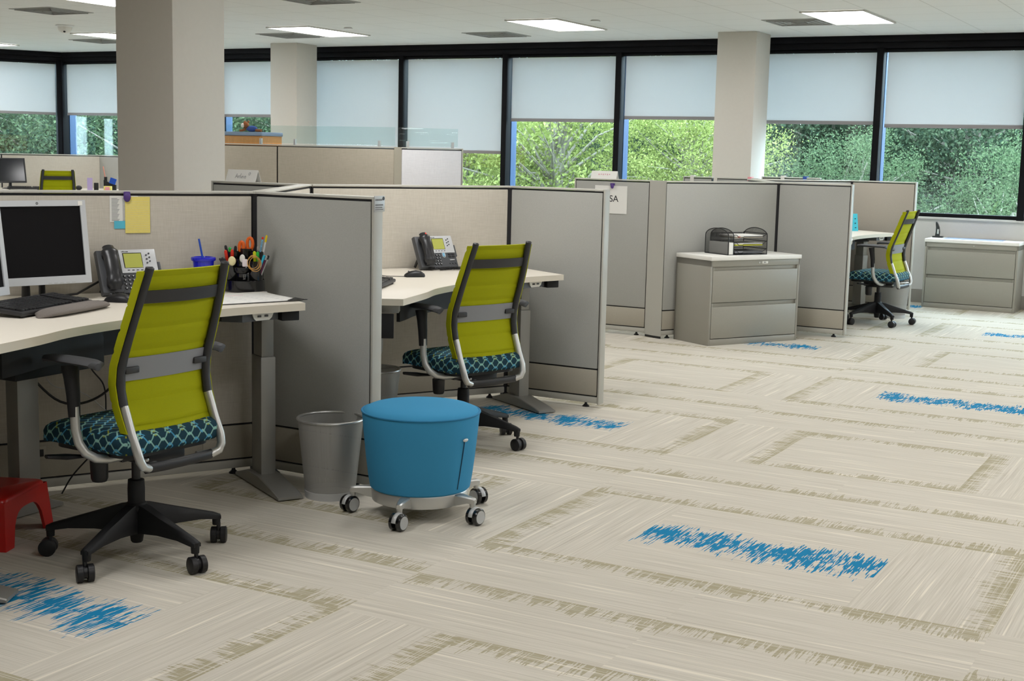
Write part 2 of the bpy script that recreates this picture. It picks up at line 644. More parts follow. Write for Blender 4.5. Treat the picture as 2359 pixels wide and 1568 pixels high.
DA = Vector((-0.8660254, 0.5))      # along the window wall, leftwards
DB = Vector((0.8660254, 0.5))
UA = Vector((0.8660254, -0.5))      # rightwards along the window wall
UN = Vector((0.5, 0.8660254))       # out through the window wall


def uvw(u, v):
    q = UA * u + UN * v
    return q.x, q.y


# ------------------------------------------------------------------ room shell
CEIL = 2.9025
W0 = UA * -3.23 + UN * 15.19
C_CORNER = UA * -16.405 + UN * 15.19
C_RIGHT = C_CORNER + UA * (15 * 1.575 - 1.575 + 0.05)
C_BR = C_RIGHT - UN * 15.5
C_LEFT = C_CORNER - DB * 7.0
C_BL = Vector((C_LEFT.x, C_BR.y))
ROOM = [C_CORNER, C_RIGHT, C_BR, C_BL, C_LEFT]


def inroom(p, mrg):
    n = len(ROOM)
    for i in range(n):
        a, b = ROOM[i], ROOM[(i + 1) % n]
        d = (b - a).normalized()
        nrm = Vector((d.y, -d.x))
        if (Vector(p) - a).dot(nrm) < -mrg:
            return False
    return True


def build_floor():
    mb = MB()
    P = 0.97
    h = P / 2
    OU, OV = -1.632, 5.025

    def plank(u0, u1, v0, v1, edge, blue):
        cu, cv = (u0 + u1) / 2, (v0 + v1) / 2
        if not inroom(uvw(cu, cv), 0.8):
            return
        cs = [(u0, v0), (u1, v0), (u1, v1), (u0, v1)]
        off = random.random() * 40
        uvs = []
        for (u, v) in cs:
            w = {'v0': v - v0, 'v1': v1 - v, 'u0': u - u0, 'u1': u1 - u}[edge]
            l = (u - u0) if edge[0] == 'v' else (v - v0)
            uvs.append((l + off, w))
        mb.quad([(*uvw(u, v), 0.0) for u, v in cs], 1 if blue else 0, uvs)
    for i in range(-7, 8):
        for j in range(-7, 8):
            if (i + j) % 2:
                continue
            cu, cv = OU + i * 2 * P, OV + j * 2 * P
            # centre pair with the blue accent on the shared edge
            plank(cu - h, cu + h, cv, cv + h, 'v0', True)
            plank(cu - h, cu + h, cv - h, cv, 'v1', True)
            # turned side planks
            plank(cu - P, cu - h, cv - h, cv + h, 'u0', False)
            plank(cu + h, cu + P, cv - h, cv + h, 'u1', False)
            for k in (-1, 0):
                a = cu + k * P
                plank(a, a + P, cv + h, cv + P, 'v0', False)
                plank(a, a + P, cv + P, cv + P + h, 'v0', False)
                plank(a, a + P, cv - P, cv - h, 'v1', False)
                plank(a, a + P, cv - P - h, cv - P, 'v1', False)
            # field between two figures of the same row
            plank(cu + P, cu + P + h, cv - h, cv + h, 'u1', False)
            plank(cu + 2 * P + h, cu + 3 * P, cv - h, cv + h, 'u0', False)
            plank(cu + P + h, cu + 2 * P + h, cv, cv + h, 'v1', False)
            plank(cu + P + h, cu + 2 * P + h, cv - h, cv, 'v0', False)
    bm = mb.bm
    n = len(ROOM)
    for i in range(n):
        a, b = ROOM[i], ROOM[(i + 1) % n]
        d = (b - a).normalized()
        nrm = Vector((-d.y, d.x, 0))
        bmesh.ops.bisect_plane(bm, geom=bm.verts[:] + bm.edges[:] + bm.faces[:], plane_co=(a.x, a.y, 0), plane_no=nrm, clear_outer=True)
    bmesh.ops.remove_doubles(bm, verts=bm.verts[:], dist=1e-4)
    # slab below
    lo = [(p.x, p.y) for p in ROOM]
    vs = [bm.verts.new((x, y, -0.12)) for x, y in lo]
    vt = [bm.verts.new((x, y, -0.002)) for x, y in lo]
    bm.faces.new(vs)
    for k in range(n):
        bm.faces.new((vs[k], vs[(k + 1) % n], vt[(k + 1) % n], vt[k]))
    o = mb.build('floor', ['carpetG', 'carpetB'])
    me = o.data
    return struct(o)


build_floor()
mb = MB()
mb.prism([(p.x, p.y) for p in ROOM], CEIL, CEIL + 0.15)
struct(mb.build('ceiling', 'ceiling'))


def wallbox(name, a, b, z0, z1, th, m, inset=0.0):
    """wall from a to b, thickness to the outside of the room (a->b runs clockwise)"""
    d = (b - a)
    L = d.length
    mb = MB()
    mb.bb(0, L, inset, inset + th, z0, z1)
    return mb.build(name, m, None, 35, (a.x, a.y, 0), math.atan2(d.y, d.x))


# C_CORNER -> C_RIGHT runs with the outside on its left
WROT = math.atan2(UA.y, UA.x)
SILL = 0.942
struct(wallbox('wall_far', C_CORNER, C_RIGHT, 0, SILL, 0.2, 'wall'))
struct(wallbox('wall_right', C_RIGHT, C_BR, 0, CEIL, 0.15, 'wall'))
struct(wallbox('wall_back', C_BR, C_BL, 0, CEIL, 0.15, 'wall'))
struct(wallbox('wall_side', C_BL, C_LEFT, 0, CEIL, 0.15, 'wall'))
struct(wallbox('wall_left', C_LEFT, C_CORNER, 0, SILL, 0.2, 'wall'))
mb = MB(); mb.bb(0.02, 22.0, -0.014, -0.001, 0.001, 0.145, 0.003)
struct(mb.build('baseboard_far', 'base', None, 35, (C_CORNER.x, C_CORNER.y, 0), WROT))
mb = MB(); mb.bb(0.02, 6.9, -0.014, -0.001, 0.001, 0.145, 0.003)
struct(mb.build('baseboard_left', 'base', None, 35, (C_LEFT.x, C_LEFT.y, 0), R(30)))


def header(name, a, L, rot):
    mb = MB()
    mb.bb(0, L, 0.0, 0.2, 2.762, CEIL)
    mb.bb(0, L, -0.02, 0.0, 2.832, CEIL, 0.004)
    mb.bb(0, L, -0.012, 0.0, 2.762, 2.825, 0.004)
    struct(mb.build(name, 'frame', None, 35, (a.x, a.y, 0), rot))


header('trim_1', C_CORNER, (C_RIGHT - C_CORNER).length, WROT)
header('trim_2', C_LEFT, 7.0, R(30))

WIN_N = [0]


def window(a, rot, x0, x1, blind_z, label, last=False, first=False):
    """one bay between mullion centres x0..x1 in the wall frame at a"""
    WIN_N[0] += 1
    t = thing('window_%d' % WIN_N[0], label[0], 'window', (a.x, a.y, 0), rot)
    del t['label']; del t['category']
    struct(t)
    mb = MB()
    mb.bb(x0 - 0.037, x0 + 0.037, -0.035, 0.09, SILL, 2.762, 0.003)
    if last:
        mb.bb(x1 - 0.037, x1 + 0.037, -0.035, 0.09, SILL, 2.762, 0.003)
    mb.build('mullion', 'frame', t)
    mb = MB()
    mb.bb(x0 + 0.037, x1 - 0.037, 0.0, 0.085, SILL, SILL + 0.045, 0.003)
    mb.bb(x0 + 0.037, x1 - 0.037, 0.02, 0.085, 2.725, 2.762, 0.002)
    mb.build('window_frame', 'frame', t)
    mb = MB()
    mb.bb(x0 - 0.03, x0 + 0.042, 0.10, 0.24, SILL, 2.762, 0.003)
    mb.build('outer_fin', 'alu', t)
    mb = MB()
    mb.bb(x0 + 0.02, x1 - 0.02, 0.088, 0.098, SILL + 0.01, 2.762)
    mb.build('pane', 'glass', t)
    mb = MB()
    mb.bb(x0, x1, -0.03, 0.0, SILL - 0.02, SILL + 0.004, 0.004)
    mb.build('window_sill', 'wall', t)
    if label[1]:
        b = thing('roller_blind', label[1], 'roller blind', (a.x, a.y, 0), rot, 'roller blinds in the windows')
        mb = MB()
        mb.bb(x0 + 0.075, x1 - 0.05, 0.028, 0.031, blind_z + 0.03, 2.72)
        mb.build('shade', 'blind', b)
        mb = MB()
        mb.bb(x0 + 0.075, x1 - 0.05, 0.02, 0.038, blind_z - 0.008, blind_z + 0.032, 0.004)
        mb.build('bottom_bar', 'blindbar', b)
        mb = MB()
        mb.tube([(x0 + 0.05, 0.03, 2.742), (x1 - 0.045, 0.03, 2.742)], 0.021, 12)
        mb.build('roller_tube', 'frame', b)
    return t


xs = [14.175 - 1.575 * k for k in range(-5, 10)]
xs = sorted(xs)
# wall frame starts at the corner; bay k counts from the corner
blabels = [
    'half-lowered pale roller blind just right of the far corner mullion',
    'half-lowered roller blind second from the corner, behind the near column',
    'half-lowered roller blind between the near column and the middle column, above a wood cabinet',
    'roller blind lowered almost fully, just right of the middle column',
    'roller blind lowered low behind the glass screen, third bay left of the right column',
    'raised roller blind above bright green leaves, two bays left of the right column',
    'raised roller blind above leafy branches, touching the left side of the right column',
    'raised roller blind just right of the right column',
    'raised roller blind at the right edge of the photo, above the short file cabinet']
bz = [1.955, 1.955, 1.955, 1.52, 1.52, 1.935, 1.975, 1.94, 1.912]
for k in range(len(xs) - 1):
    ok = k < 9
    window(C_CORNER, WROT, xs[k], xs[k + 1], bz[k] if ok else 1.93, ('window', blabels[k] if ok else 'pale roller blind outside the right edge of the view'), last=(k == len(xs) - 2))
for k in range(4):
    x1 = 7.0 - 0.05 - 1.575 * k
    window(C_LEFT, R(30), x1 - 1.575, x1, 1.955,
           ('window', ['half-lowered greyish roller blind on the left wall beside the corner', 'greyish roller blind at the left edge of the photo'][k] if k < 2 else 'roller blind outside the left edge of the view'), last=(k == 0))


def column(name, corner, w, d):
    """corner = nearest corner; w along the wall to the left, d away"""
    mb = MB()
    mb.bb(-w, 0, 0, d, 0, CEIL, 0.006)
    o = mb.build(name, 'column', None, 35, (corner[0], corner[1], 0), WROT)
    struct(o)
    return o


column('wall_column_near', (-1.965, 8.56), 0.48, 0.48)
column('wall_column_middle', (-2.55, 18.2), 0.44, 0.44)
column('wall_column_right', (2.895, 14.93), 0.45, 0.47)

# ------------------------------------------------------------------ ceiling fittings
lights = {(-3.545, 12.87): 'recessed light panel nearest the right column',
          (-6.60, 12.82): 'recessed light panel above the bright green window, left of the right column',
          (-9.68, 12.82): 'recessed light panel just right of the near column',
          (-12.75, 12.82): 'small recessed light panel left of the near column beside the ceiling dome',
          (-15.75, 12.95): 'sliver of a light panel at the left edge, above the corner window',
          (-9.70, 9.44): 'large light panel cut by the top edge, left of the near column'}
KC = 1.0226         # measured ceiling plan to the final ceiling height
spots = list(lights)
for u in (-3.545, -6.60, -9.68, -12.75, -15.75, -0.5, 2.55, 5.6):
    for v in (12.82, 9.44, 6.06, 2.68):
        if u < -5 and v < 8 and not (abs(u + 6.6) < 0.1 and 2 < v < 3):
            continue          # lamps left out to dim this side; one added unseen lamp brightens the column
        if not any(abs(u - a) < 0.6 and abs(v - b) < 0.6 for a, b in spots):
            spots.append((u, v))


def ceiling_light(u, v):
    x, y = uvw(u * KC, v * KC)
    if not inroom((x, y), -0.75):
        return
    lab = lights.get((u, v))
    t = thing('ceiling_light', lab or 'recessed ceiling light panel above the camera, outside the view', 'ceiling light', (x, y, CEIL - 0.012), WROT, 'recessed light panels in the ceiling' if lab else 'recessed light panels outside the view')
    mb = MB()
    a, b, w = 0.305, 0.61, 0.018
    for x0, x1, y0, y1 in ((-a, a, -b, -b + w), (-a, a, b - w, b), (-a, -a + w, -b + w, b - w), (a - w, a, -b + w, b - w)):
        mb.bb(x0, x1, y0, y1, -0.004, 0.010)
    mb.build('frame', 'cap', t)
    mb = MB()
    mb.bb(-a + w, a - w, -b + w, b - w, 0.002, 0.008)
    mb.build('lens', 'lens', t)
    return t


for u, v in spots:
    ceiling_light(u, v)

vents = [((-4.13, 13.22), 'grey air vent beside the light panel near the right column'),
         ((-7.84, 13.72), 'grey air vent left of the middle light panel'),
         ((-10.42, 13.22), 'grey air vent just below the light panel right of the near column'),
         ((-13.62, 13.30), 'grey air vent below the small light panel left of the near column'),
         ((-7.70, 10.14), 'grey air vent cut by the top edge of the photo'),
         ((-11.07, 10.13), 'grey air vent at the upper left, above the ceiling dome')]
for (u, v), lab in vents:
    x, y = uvw(u * KC, v * KC)
    t = thing('ceiling_vent', lab, 'air vent', (x, y, CEIL - 0.006), WROT, 'square air vents in the ceiling')
    mb = MB(); mb.bb(-0.30, 0.30, -0.30, 0.30, 0.0, 0.006)
    for k in range(4):
        a = 0.26 - k * 0.065
        for x0, x1, y0, y1 in ((-a, a, -a, -a + 0.012), (-a, a, a - 0.012, a), (-a, -a + 0.012, -a, a), (a - 0.012, a, -a, a)):
            mb.bb(x0, x1, y0, y1, -0.008, 0.001)
    mb.build('grille', 'vent', t)
x, y = uvw(-12.27 * KC, 11.42 * KC)
t = thing('ceiling_dome', 'small white dome on the ceiling left of the near column', 'ceiling dome', (x, y, CEIL))
mb = MB(); mb.lathe([(0.105, 0), (0.108, -0.012), (0.10, -0.022), (0.0001, -0.022)], seg=28); mb.build('housing', 'cloth_white', t)
mb = MB(); mb.lathe([(0.085, -0.022), (0.08, -0.05), (0.06, -0.078), (0.03, -0.092), (0.0001, -0.095)], seg=28); mb.build('dome', 'paper2', t)
mb = MB(); mb.sphere((0.01, -0.05, -0.074), 0.016); mb.build('lens', 'black', t)
for (u, v), lab in (((-6.02, 12.53), 'small flat white disc on the ceiling right of the middle light panel'), ((-9.08, 12.55), 'small flat white disc on the ceiling right of the light panel by the near column')):
    x, y = uvw(u * KC, v * KC)
    mb = MB(); mb.lathe([(0.04, 0), (0.052, -0.006), (0.052, -0.016), (0.0001, -0.018)], seg=24)
    tag(mb.build('sprinkler_cover', 'cloth_white', None, 35, (x, y, CEIL)), lab, 'sprinkler cover', 'ceiling sprinkler covers')


# ------------------------------------------------------------------ cubicle panels
def panel(p0, p1, h, label, pos, neg, group='cubicle divider panels', end=True, split=0.24, name='cubicle_panel', ext=0.0, start_cap=False, low=True, capm='cap'):
    p0, p1 = V2(p0), V2(p1)
    d = p1 - p0
    L = d.length
    t = thing(name, label, 'cubicle panel', (p0.x, p0.y, 0), math.atan2(d.y, d.x), group)
    mb = MB(); mb.bb(0.004, L, -0.024, 0.024, 0.03, h - 0.014); mb.build('frame', 'reveal', t)
    for fab, s in ((pos, 1), (neg, -1)):
        mb = MB(); mb.bb(0.008, L - 0.006, s * 0.022, s * 0.034, split + 0.005, h - 0.022, 0.004); mb.build('upper_tile', fab, t)
        mb = MB(); mb.bb(0.008, L - 0.006, s * 0.022, s * 0.033, 0.078, split - 0.004, 0.003); mb.build('lower_tile', 'kick', t)
    mb = MB(); mb.bb(0.0, L, -0.031, 0.031, 0.03, 0.070, 0.006); mb.build('base_rail', 'endcap', t)
    mb = MB(); mb.bb(0.0, L, -0.034, 0.034, h - 0.011, h, 0.003); mb.build('top_cap', capm, t)
    if end:
        mb = MB(); mb.bb(L, L + 0.012, -0.034, 0.034, 0.025, h, 0.003); mb.build('end_cap', 'endcap', t)
    if start_cap:
        mb = MB(); mb.bb(-0.012, 0.0, -0.034, 0.034, 0.025, h, 0.003); mb.build('end_cap', 'endcap', t)
    for gx in (0.09, L - 0.09):
        mb = MB(); mb.lathe([(0.022, 0.0), (0.022, 0.006), (0.010, 0.016), (0.006, 0.032)], (gx, 0, 0), 14); mb.build('glide', 'black', t)
    return t


H1 = 1.332
J1 = V2((-1.075, 6.35))
J2 = V2((-1.04, 7.78))
J3 = V2((0.145, 8.465))
J0 = J1 - DB * 1.376
E1 = V2((-0.489, 5.993))
E3 = V2((0.712, 8.128))
p_back1 = panel(J1 - DB * 0.03, J0, H1, 'cream cubicle panel behind the silver monitor, with papers pinned on it', 'cream', 'grey', end=False)
panel(J0 + V2((0, -0.05)), J0 + V2((0, -1.45)), H1, 'cream cubicle panel along the left end of the foreground desk, outside the left edge', 'cream', 'cream')
p_side1 = panel(J1 + UA * 0.02, E1, H1, 'grey cubicle panel with a metal nameplate on its end, behind the wire bin', 'grey', 'grey')
panel(J1 + V2((0, 0.05)), J2 - V2((0, 0.05)), H1, 'cubicle spine panel running away behind the pencil organizer, mostly seen by its top cap', 'cream', 'cream', end=False)
p_back2 = panel(J3 - DB * 0.03, J2 + DB * 0.03, H1, 'cream cubicle panel behind the second desk telephone', 'cream', 'grey', end=False)
panel(J3 + UA * 0.02, E3, H1, 'grey cubicle panel to the right of the middle chair, standing on the open carpet', 'grey', 'grey')
p_arl = panel(J2 + DA * 0.03, J2 + DA * 0.66, H1, 'short grey panel top under the white name card beside the near column', 'grey', 'grey')
J4 = V2((2.572, 11.975))
PC = V2((1.48, 11.345))
J4b = J4 + V2((0.02, 1.43))
J5 = V2((3.79, 14.09))
E4 = J4 + UA * 0.66
E5 = V2((4.365, 13.758))
SA1 = V2((1.392, 11.503))
SA0 = SA1 + DA * 0.70
p_sa = panel(SA1, SA0, H1, 'grey cubicle panel carrying the white paper sign', 'grey', 'grey', end=True)
panel(J4 - DB * 0.03, PC + DB * 0.0, H1, 'grey cubicle panel right behind the file cabinet with the letter tray', 'grey', 'grey', end=False)
panel(J4 + UA * 0.02, E4, H1, 'grey cubicle panel just right of the file cabinet with the letter tray', 'grey', 'grey')
panel(J4 + V2((0, 0.05)), J4b - V2((0, 0.05)), H1, 'spine panel seen only by its top, behind the panel right of the file cabinet', 'grey', 'grey', end=False)
panel(J5 - DB * 0.03, J4b + DB * 0.03, H1, 'taupe panel strip seen over the panel right of the file cabinet', 'grey', 'grey', end=False)
panel(J5 + UA * 0.02, E5, H1, 'grey-taupe cubicle panel behind the far right chair', 'taupe2', 'taupe2')


def post(c, h, label, r=0.036, m='reveal'):
    t = thing('corner_post', label, 'corner post', (c.x, c.y, 0), 0, 'cubicle corner posts')
    mb = MB(); mb.lathe([(r, 0.01), (r, h - 0.012)], seg=6); mb.build('post_core', m, t)
    mb = MB(); mb.lathe([(r + 0.006, h - 0.011), (r + 0.006, h)], seg=6); mb.build('post_cap', 'cap', t)


post(J1, H1, 'dark corner post between the cream panel and the nameplate panel')
post(J2, H1, 'dark corner post at the left end of the cream panel behind the second telephone')
post(J3, H1, 'dark corner post between the second cream panel and the panel right of the middle chair')
post(J4, H1, 'dark corner post behind the file cabinet with the letter tray, at its right')
post(J5, H1, 'dark corner post at the left of the panel behind the far right chair')
# wide putty corner post of the third station
t = thing('corner_post', 'wide putty-coloured corner post left of the file cabinet with the letter tray', 'corner post', (0, 0, 0), 0, 'cubicle corner posts')
a = SA1 - UN * 0.034; b = PC + V2((0.5, -0.866)) * 0.034 - DB * 0.002
a2 = SA1 + UN * 0.034; b2 = PC - V2((0.5, -0.866)) * 0.034 - DB * 0.002
mid = (a + b) / 2 - V2((0.0, 0.012))
mb = MB(); mb.prism([(a.x, a.y), (mid.x, mid.y), (b.x, b.y), (b2.x, b2.y), (a2.x, a2.y)], 0.02, H1, 0, 0.003); mb.build('post_body', 'endcap', t)
mb = MB(); mb.prism([(a.x + .004, a.y + .004), (mid.x, mid.y + .004), (b.x, b.y + .004), (b2.x, b2.y), (a2.x, a2.y)], 0.0, 0.02); mb.build('glide', 'black', t)

# farther panels seen over the near ones
Q = V2((2.088, 14.312))
panel(Q + UA * 0.31, Q, H1, 'thin dark panel top behind the third station, left one of the far pair', 'grey', 'grey')
panel(Q + UA * 0.36, Q + UA * 0.80, H1, 'thin dark panel top behind the third station, right one of the far pair', 'grey', 'grey')
for dx, m, lab in ((0.09, 'paper2', 'small white clip on the top of a far panel, left one'), (0.72, 'pinkpad', 'small pinkish clip on the top of a far panel, right one')):
    q = Q + UA * dx - UN * 0.04
    mb = MB(); mb.bb(-0.02, 0.02, -0.004, 0.004, -0.05, 0.012, 0.002); mb.bb(-0.02, 0.02, 0.004, 0.075, 0.004, 0.012, 0.002)
    tag(mb.build('panel_clip', m, None, 35, (q.x, q.y, H1), WROT), lab, 'panel clip', 'clips on the far panel tops')
Q2 = V2((3.37 * 0.872, 14.42))
panel(Q2 + UA * 0.62, Q2, 1.347, 'far panel top below the window right of the right column', 'taupe2', 'taupe2')
for dx, m, lab in ((0.22, 'paper2', 'white clip on the panel top below the window right of the right column'), (0.46, 'plushblue', 'blue clip on the panel top below the window right of the right column')):
    q = Q2 + UA * dx - UN * 0.04
    mb = MB(); mb.bb(-0.02, 0.02, -0.004, 0.004, -0.05, 0.012, 0.002); mb.bb(-0.02, 0.02, 0.004, 0.075, 0.004, 0.012, 0.002)
    tag(mb.build('panel_clip', m, None, 35, (q.x, q.y, 1.347), WROT), lab, 'panel clip', 'clips on the far panel tops')

# tall panels with glass screens, middle distance
H2 = 1.562
TC = V2((-0.83, 12.40))
T1 = TC + DA * 1.345
T2 = T1 + DA * 1.30
tall = [panel(TC, T1, H2, 'tall taupe panel with a glass screen, middle of the photo behind the first row', 'taupe', 'taupe', end=False),
        panel(T1 + DA * 0.004, T2, H2, 'tall taupe panel just right of the near column, behind the white name card', 'taupe', 'taupe', end=False),
        panel(TC + DB * 0.03, TC + DB * 0.66, H2, 'short bright tall panel turned to the windows, right end of the tall pair', 'litfab', 'litfab')]
mb = MB(); mb.prism([(TC.x - 0.02, TC.y - 0.03), (TC.x + 0.045, TC.y - 0.006), (TC.x + 0.02, TC.y + 0.05), (TC.x - 0.03, TC.y + 0.04)], 0.01, H2)
tag(mb.build('corner_post', 'putty'), 'putty corner post between the tall taupe panel and its bright short neighbour', 'corner post', 'cubicle corner posts')


def glass_screen(p0, p1, h, z0, label, clamps):
    p0, p1 = V2(p0), V2(p1)
    d = p1 - p0
    L = d.length
    t = thing('glass_screen', label, 'glass screen', (p0.x, p0.y, z0), math.atan2(d.y, d.x), 'glass screens on the tall panels')
    mb = MB(); mb.bb(0.0, L, -0.004, 0.004, 0.012, h, 0.002); mb.build('pane', 'clear', t)
    for cx in clamps:
        mb = MB(); mb.bb(cx - 0.012, cx + 0.012, -0.012, 0.012, 0.0, 0.055, 0.003); mb.build('clamp', 'silverp', t)
    return t


glass_screen(TC + DA * 0.02, TC + DA * 2.2, 0.178, H2, 'long clear glass screen standing on the tall taupe panels', [0.17, 1.14, 1.55, 2.02])
glass_screen(TC + DB * 0.02, TC + DB * 0.63, 0.178, H2, 'short greenish glass screen on the bright short panel', [0.09, 0.555])
# overhead wood cabinet with plush toy
t = thing('overhead_cabinet', 'orange wood overhead cabinet with grey top, under the plush toy', 'cabinet', (-2.565, 15.5, 0), WROT)
mb = MB(); mb.bb(-0.95, 0, 0.0, 0.36, 1.30, 1.655, 0.004); mb.build('body', 'wood', t)
mb = MB(); mb.bb(-0.96, 0.008, -0.012, 0.37, 1.657, 1.70, 0.006); mb.build('top_panel', 'bluegrey', t)
mb = MB(); mb.bb(-0.90, -0.01, -0.014, -0.001, 1.31, 1.645, 0.003); mb.build('door', 'wood', t)
mb = MB(); mb.bb(-0.95, -0.0, 0.05, 0.33, 0.0, 1.30); mb.build('support', 'taupe', t)
t = thing('plush_toy', 'small brown plush animal with white face and blue shirt lying on the wood cabinet', 'plush toy', (-2.72, 15.62, 1.70), WROT)
mb = MB(); mb.sphere((0.03, 0, 0.035), 0.05, (1.5, 0.8, 0.7)); mb.build('body', 'plushblue', t)
mb = MB(); mb.sphere((-0.045, -0.02, 0.075), 0.042, (1, 0.9, 0.95)); mb.sphere((-0.07, 0.0, 0.112), 0.013); mb.sphere((-0.02, 0.0, 0.114), 0.013); mb.build('head', 'brown', t)
mb = MB(); mb.sphere((-0.062, -0.05, 0.072), 0.024, (1, 0.7, 1.1)); mb.build('face', 'plushwhite', t)
mb = MB(); mb.tube([(-0.03, -0.04, 0.03), (-0.07, -0.05, 0.014), (-0.10, -0.05, 0.013)], 0.014, 10); mb.tube([(0.09, 0, 0.02), (0.13, -0.01, 0.016), (0.17, 0, 0.015)], 0.017, 10); mb.build('limbs', 'brown', t)

# far left station
F0 = V2((-5.17, 18.2))
F0 = V2((-5.50, 19.4))
panel(F0, F0 - DB * 1.33, 1.365, 'far cream panel at the upper left, behind the far lime chair', 'cream', 'grey', end=False)
panel(F0 - DB * 1.335, F0 - DB * 2.2, 1.365, 'sliver of far cream panel at the left edge behind the dark monitor', 'cream', 'grey', end=False)
panel(F0 + UA * 0.02, F0 + UA * 0.70, 1.365, 'far grey panel just left of the near column', 'grey', 'grey')


# ------------------------------------------------------------------ height-adjustable corner desks
def smooth_curve(pts, n=8):
    """Catmull-Rom through 2-D points"""
    out = []
    P = [Vector(p) for p in pts]
    P = [P[0] * 2 - P[1]] + P + [P[-1] * 2 - P[-2]]
    for i in range(1, len(P) - 2):
        for k in range(n):
            u = k / n
            a, b, c, d = P[i - 1], P[i], P[i + 1], P[i + 2]
            out.append(0.5 * ((2 * b) + (c - a) * u + (2 * a - 5 * b + 4 * c - d) * u * u + (3 * b - a - 3 * c + d) * u ** 3))
    out.append(P[-2])
    return [(p.x, p.y) for p in out]


def desk(J, h, label, low_box=False, L=1.376, wing=1.42):
    """local x runs left along the back panel, local y towards the sitter"""
    t = thing('corner_desk', label, 'desk', (J.x, J.y, 0), R(210), 'height-adjustable corner desks')
    th = 0.032
    wx, wy = math.cos(R(60)), math.sin(R(60))          # direction of the wing
    nx, ny = -wy, wx                                     # into the desk from the wing panel
    cur = smooth_curve([(0.045, 0.70), (0.42, 0.785), (0.80, 0.945), (1.10, 1.145), (1.28, 1.335), (L + wx * wing + nx * 0.66, wing * wy + ny * 0.66)], 14)
    poly = cur + [(L + wx * wing + nx * 0.05, wing * wy + ny * 0.05), (L - 0.058 + 0.03, 0.05), (0.045, 0.05)]
    mb = MB(); mb.prism(poly, h - th, h, 1, 0.0, 0); mb.build('worktop', ['laminate', 'lamedge'], t)
    legs = [(0.07, 0.27, 0.0, 0.05, 0.60), (1.13, 0.30, R(-60), None, None), (L + wx * 1.22 + nx * 0.27, wy * 1.22 + ny * 0.27, R(60), -0.22, 0.33)]
    for i, (lx, ly, rot, f0, f1) in enumerate(legs):
        mb = MB(Matrix.Translation((lx, ly, 0)) @ Matrix.Rotation(rot if i != 2 else R(60), 4, 'Z'))
        zs = min(0.60, h - 0.25)
        if i == 1:
            mb.bb(-0.035, 0.035, -0.055, 0.055, 0.02, zs, 0.004)
        else:
            mb.bb(-0.035, 0.035, -0.06, 0.06, 0.03, zs, 0.004)
        lg = mb.build('leg_column', 'legmetal', t)
        mb = MB(Matrix.Translation((lx, ly, 0)) @ Matrix.Rotation(rot if i != 2 else R(60), 4, 'Z'))
        mb.bb(-0.029, 0.029, -0.052, 0.052, zs + 0.002, h - 0.06, 0.003)
        mb.bb(-0.030, 0.030, -0.053, 0.053, zs - 0.004, zs + 0.002)
        mb.build('leg_inner_tube', 'legmetal', lg)
        mb = MB(Matrix.Translation((lx, ly, 0)) @ Matrix.Rotation(rot, 4, 'Z'))
        if i == 0:
            y0, y1 = f0 - ly, f1 - ly
            mb = MB(Matrix.Translation((lx, ly, 0)))
            w = 0.058
        elif i == 1:
            y0, y1, w = -0.16, 0.16, 0.05
        else:
            mb = MB(Matrix.Translation((lx, ly, 0)) @ Matrix.Rotation(R(60), 4, 'Z'))
            # foot across the wing
            mb = MB(Matrix.Translation((lx, ly, 0)) @ Matrix.Rotation(math.atan2(ny, nx) - PI / 2, 4, 'Z'))
            y0, y1, w = -0.22, 0.415, 0.058
        rings = []
        for yy, zt in ((y0, 0.020), (y0 + 0.04, 0.030), (-0.07, 0.062), (0.07, 0.062), (y1 - 0.05, 0.030), (y1, 0.018)):
            rings.append([(-w, yy, 0.006), (w, yy, 0.006), (w, yy, zt - 0.004), (w - 0.005, yy, zt), (-w + 0.005, yy, zt), (-w, yy, zt - 0.004)])
        mb.rings(rings)
        mb.bb(-w + 0.02, w - 0.02, y0 + 0.02, y0 + 0.05, 0.0, 0.007)
        mb.bb(-w + 0.02, w - 0.02, y1 - 0.05, y1 - 0.02, 0.0, 0.007)
        mb.build('foot', 'legmetal', t)
    # dark steel under-frame
    mb = MB()
    a = Vector((0.06, 0.33)); b = Vector((1.13, 0.42)); c = Vector((L + wx * 1.22 + nx * 0.27, wy * 1.22 + ny * 0.27))
    for p, q in ((a, b), (b, c)):
        d = q - p
        m = (p + q) / 2
        mb.box((m.x, m.y, h - th - 0.045), (d.length, 0.05, 0.06), math.atan2(d.y, d.x), 0.003)
    mb.build('crossbeam', 'blackmatte', t)
    mb = MB()
    pts = [cur[k] for k in range(19, 63, 4)]
    rings = []
    for k, (x, y) in enumerate(pts):
        x2, y2 = x + 0.10 * wy * 0.6, y - 0.13
        rings.append([(x2, y2, h - th - 0.12), (x2 + 0.012, y2 - 0.012, h - th - 0.12), (x2 + 0.012, y2 - 0.012, h - th - 0.002), (x2, y2, h - th - 0.002)])
    mb.rings(rings)
    mb.build('front_apron', 'blackmatte', t)
    # end plate of the wing
    mb = MB(Matrix.Translation((L + wx * (wing - 0.16) + nx * 0.36, wy * (wing - 0.16) + ny * 0.36, 0)) @ Matrix.Rotation(math.atan2(ny, nx), 4, 'Z'))
    mb.bb(-0.27, 0.27, -0.0, 0.09, h - th - 0.055, h - th - 0.002, 0.004)
    mb.build('wing_rail', 'legmetal', t)
    mb = MB(Matrix.Translation((L + wx * (wing - 0.10) + nx * 0.36, wy * (wing - 0.10) + ny * 0.36, 0)) @ Matrix.Rotation(math.atan2(ny, nx), 4, 'Z'))
    mb.bb(-0.27, 0.25, -0.012, 0.0, h - th - 0.17, h - th - 0.05, 0.003)
    mb.build('wing_plate', 'blackmatte', t)
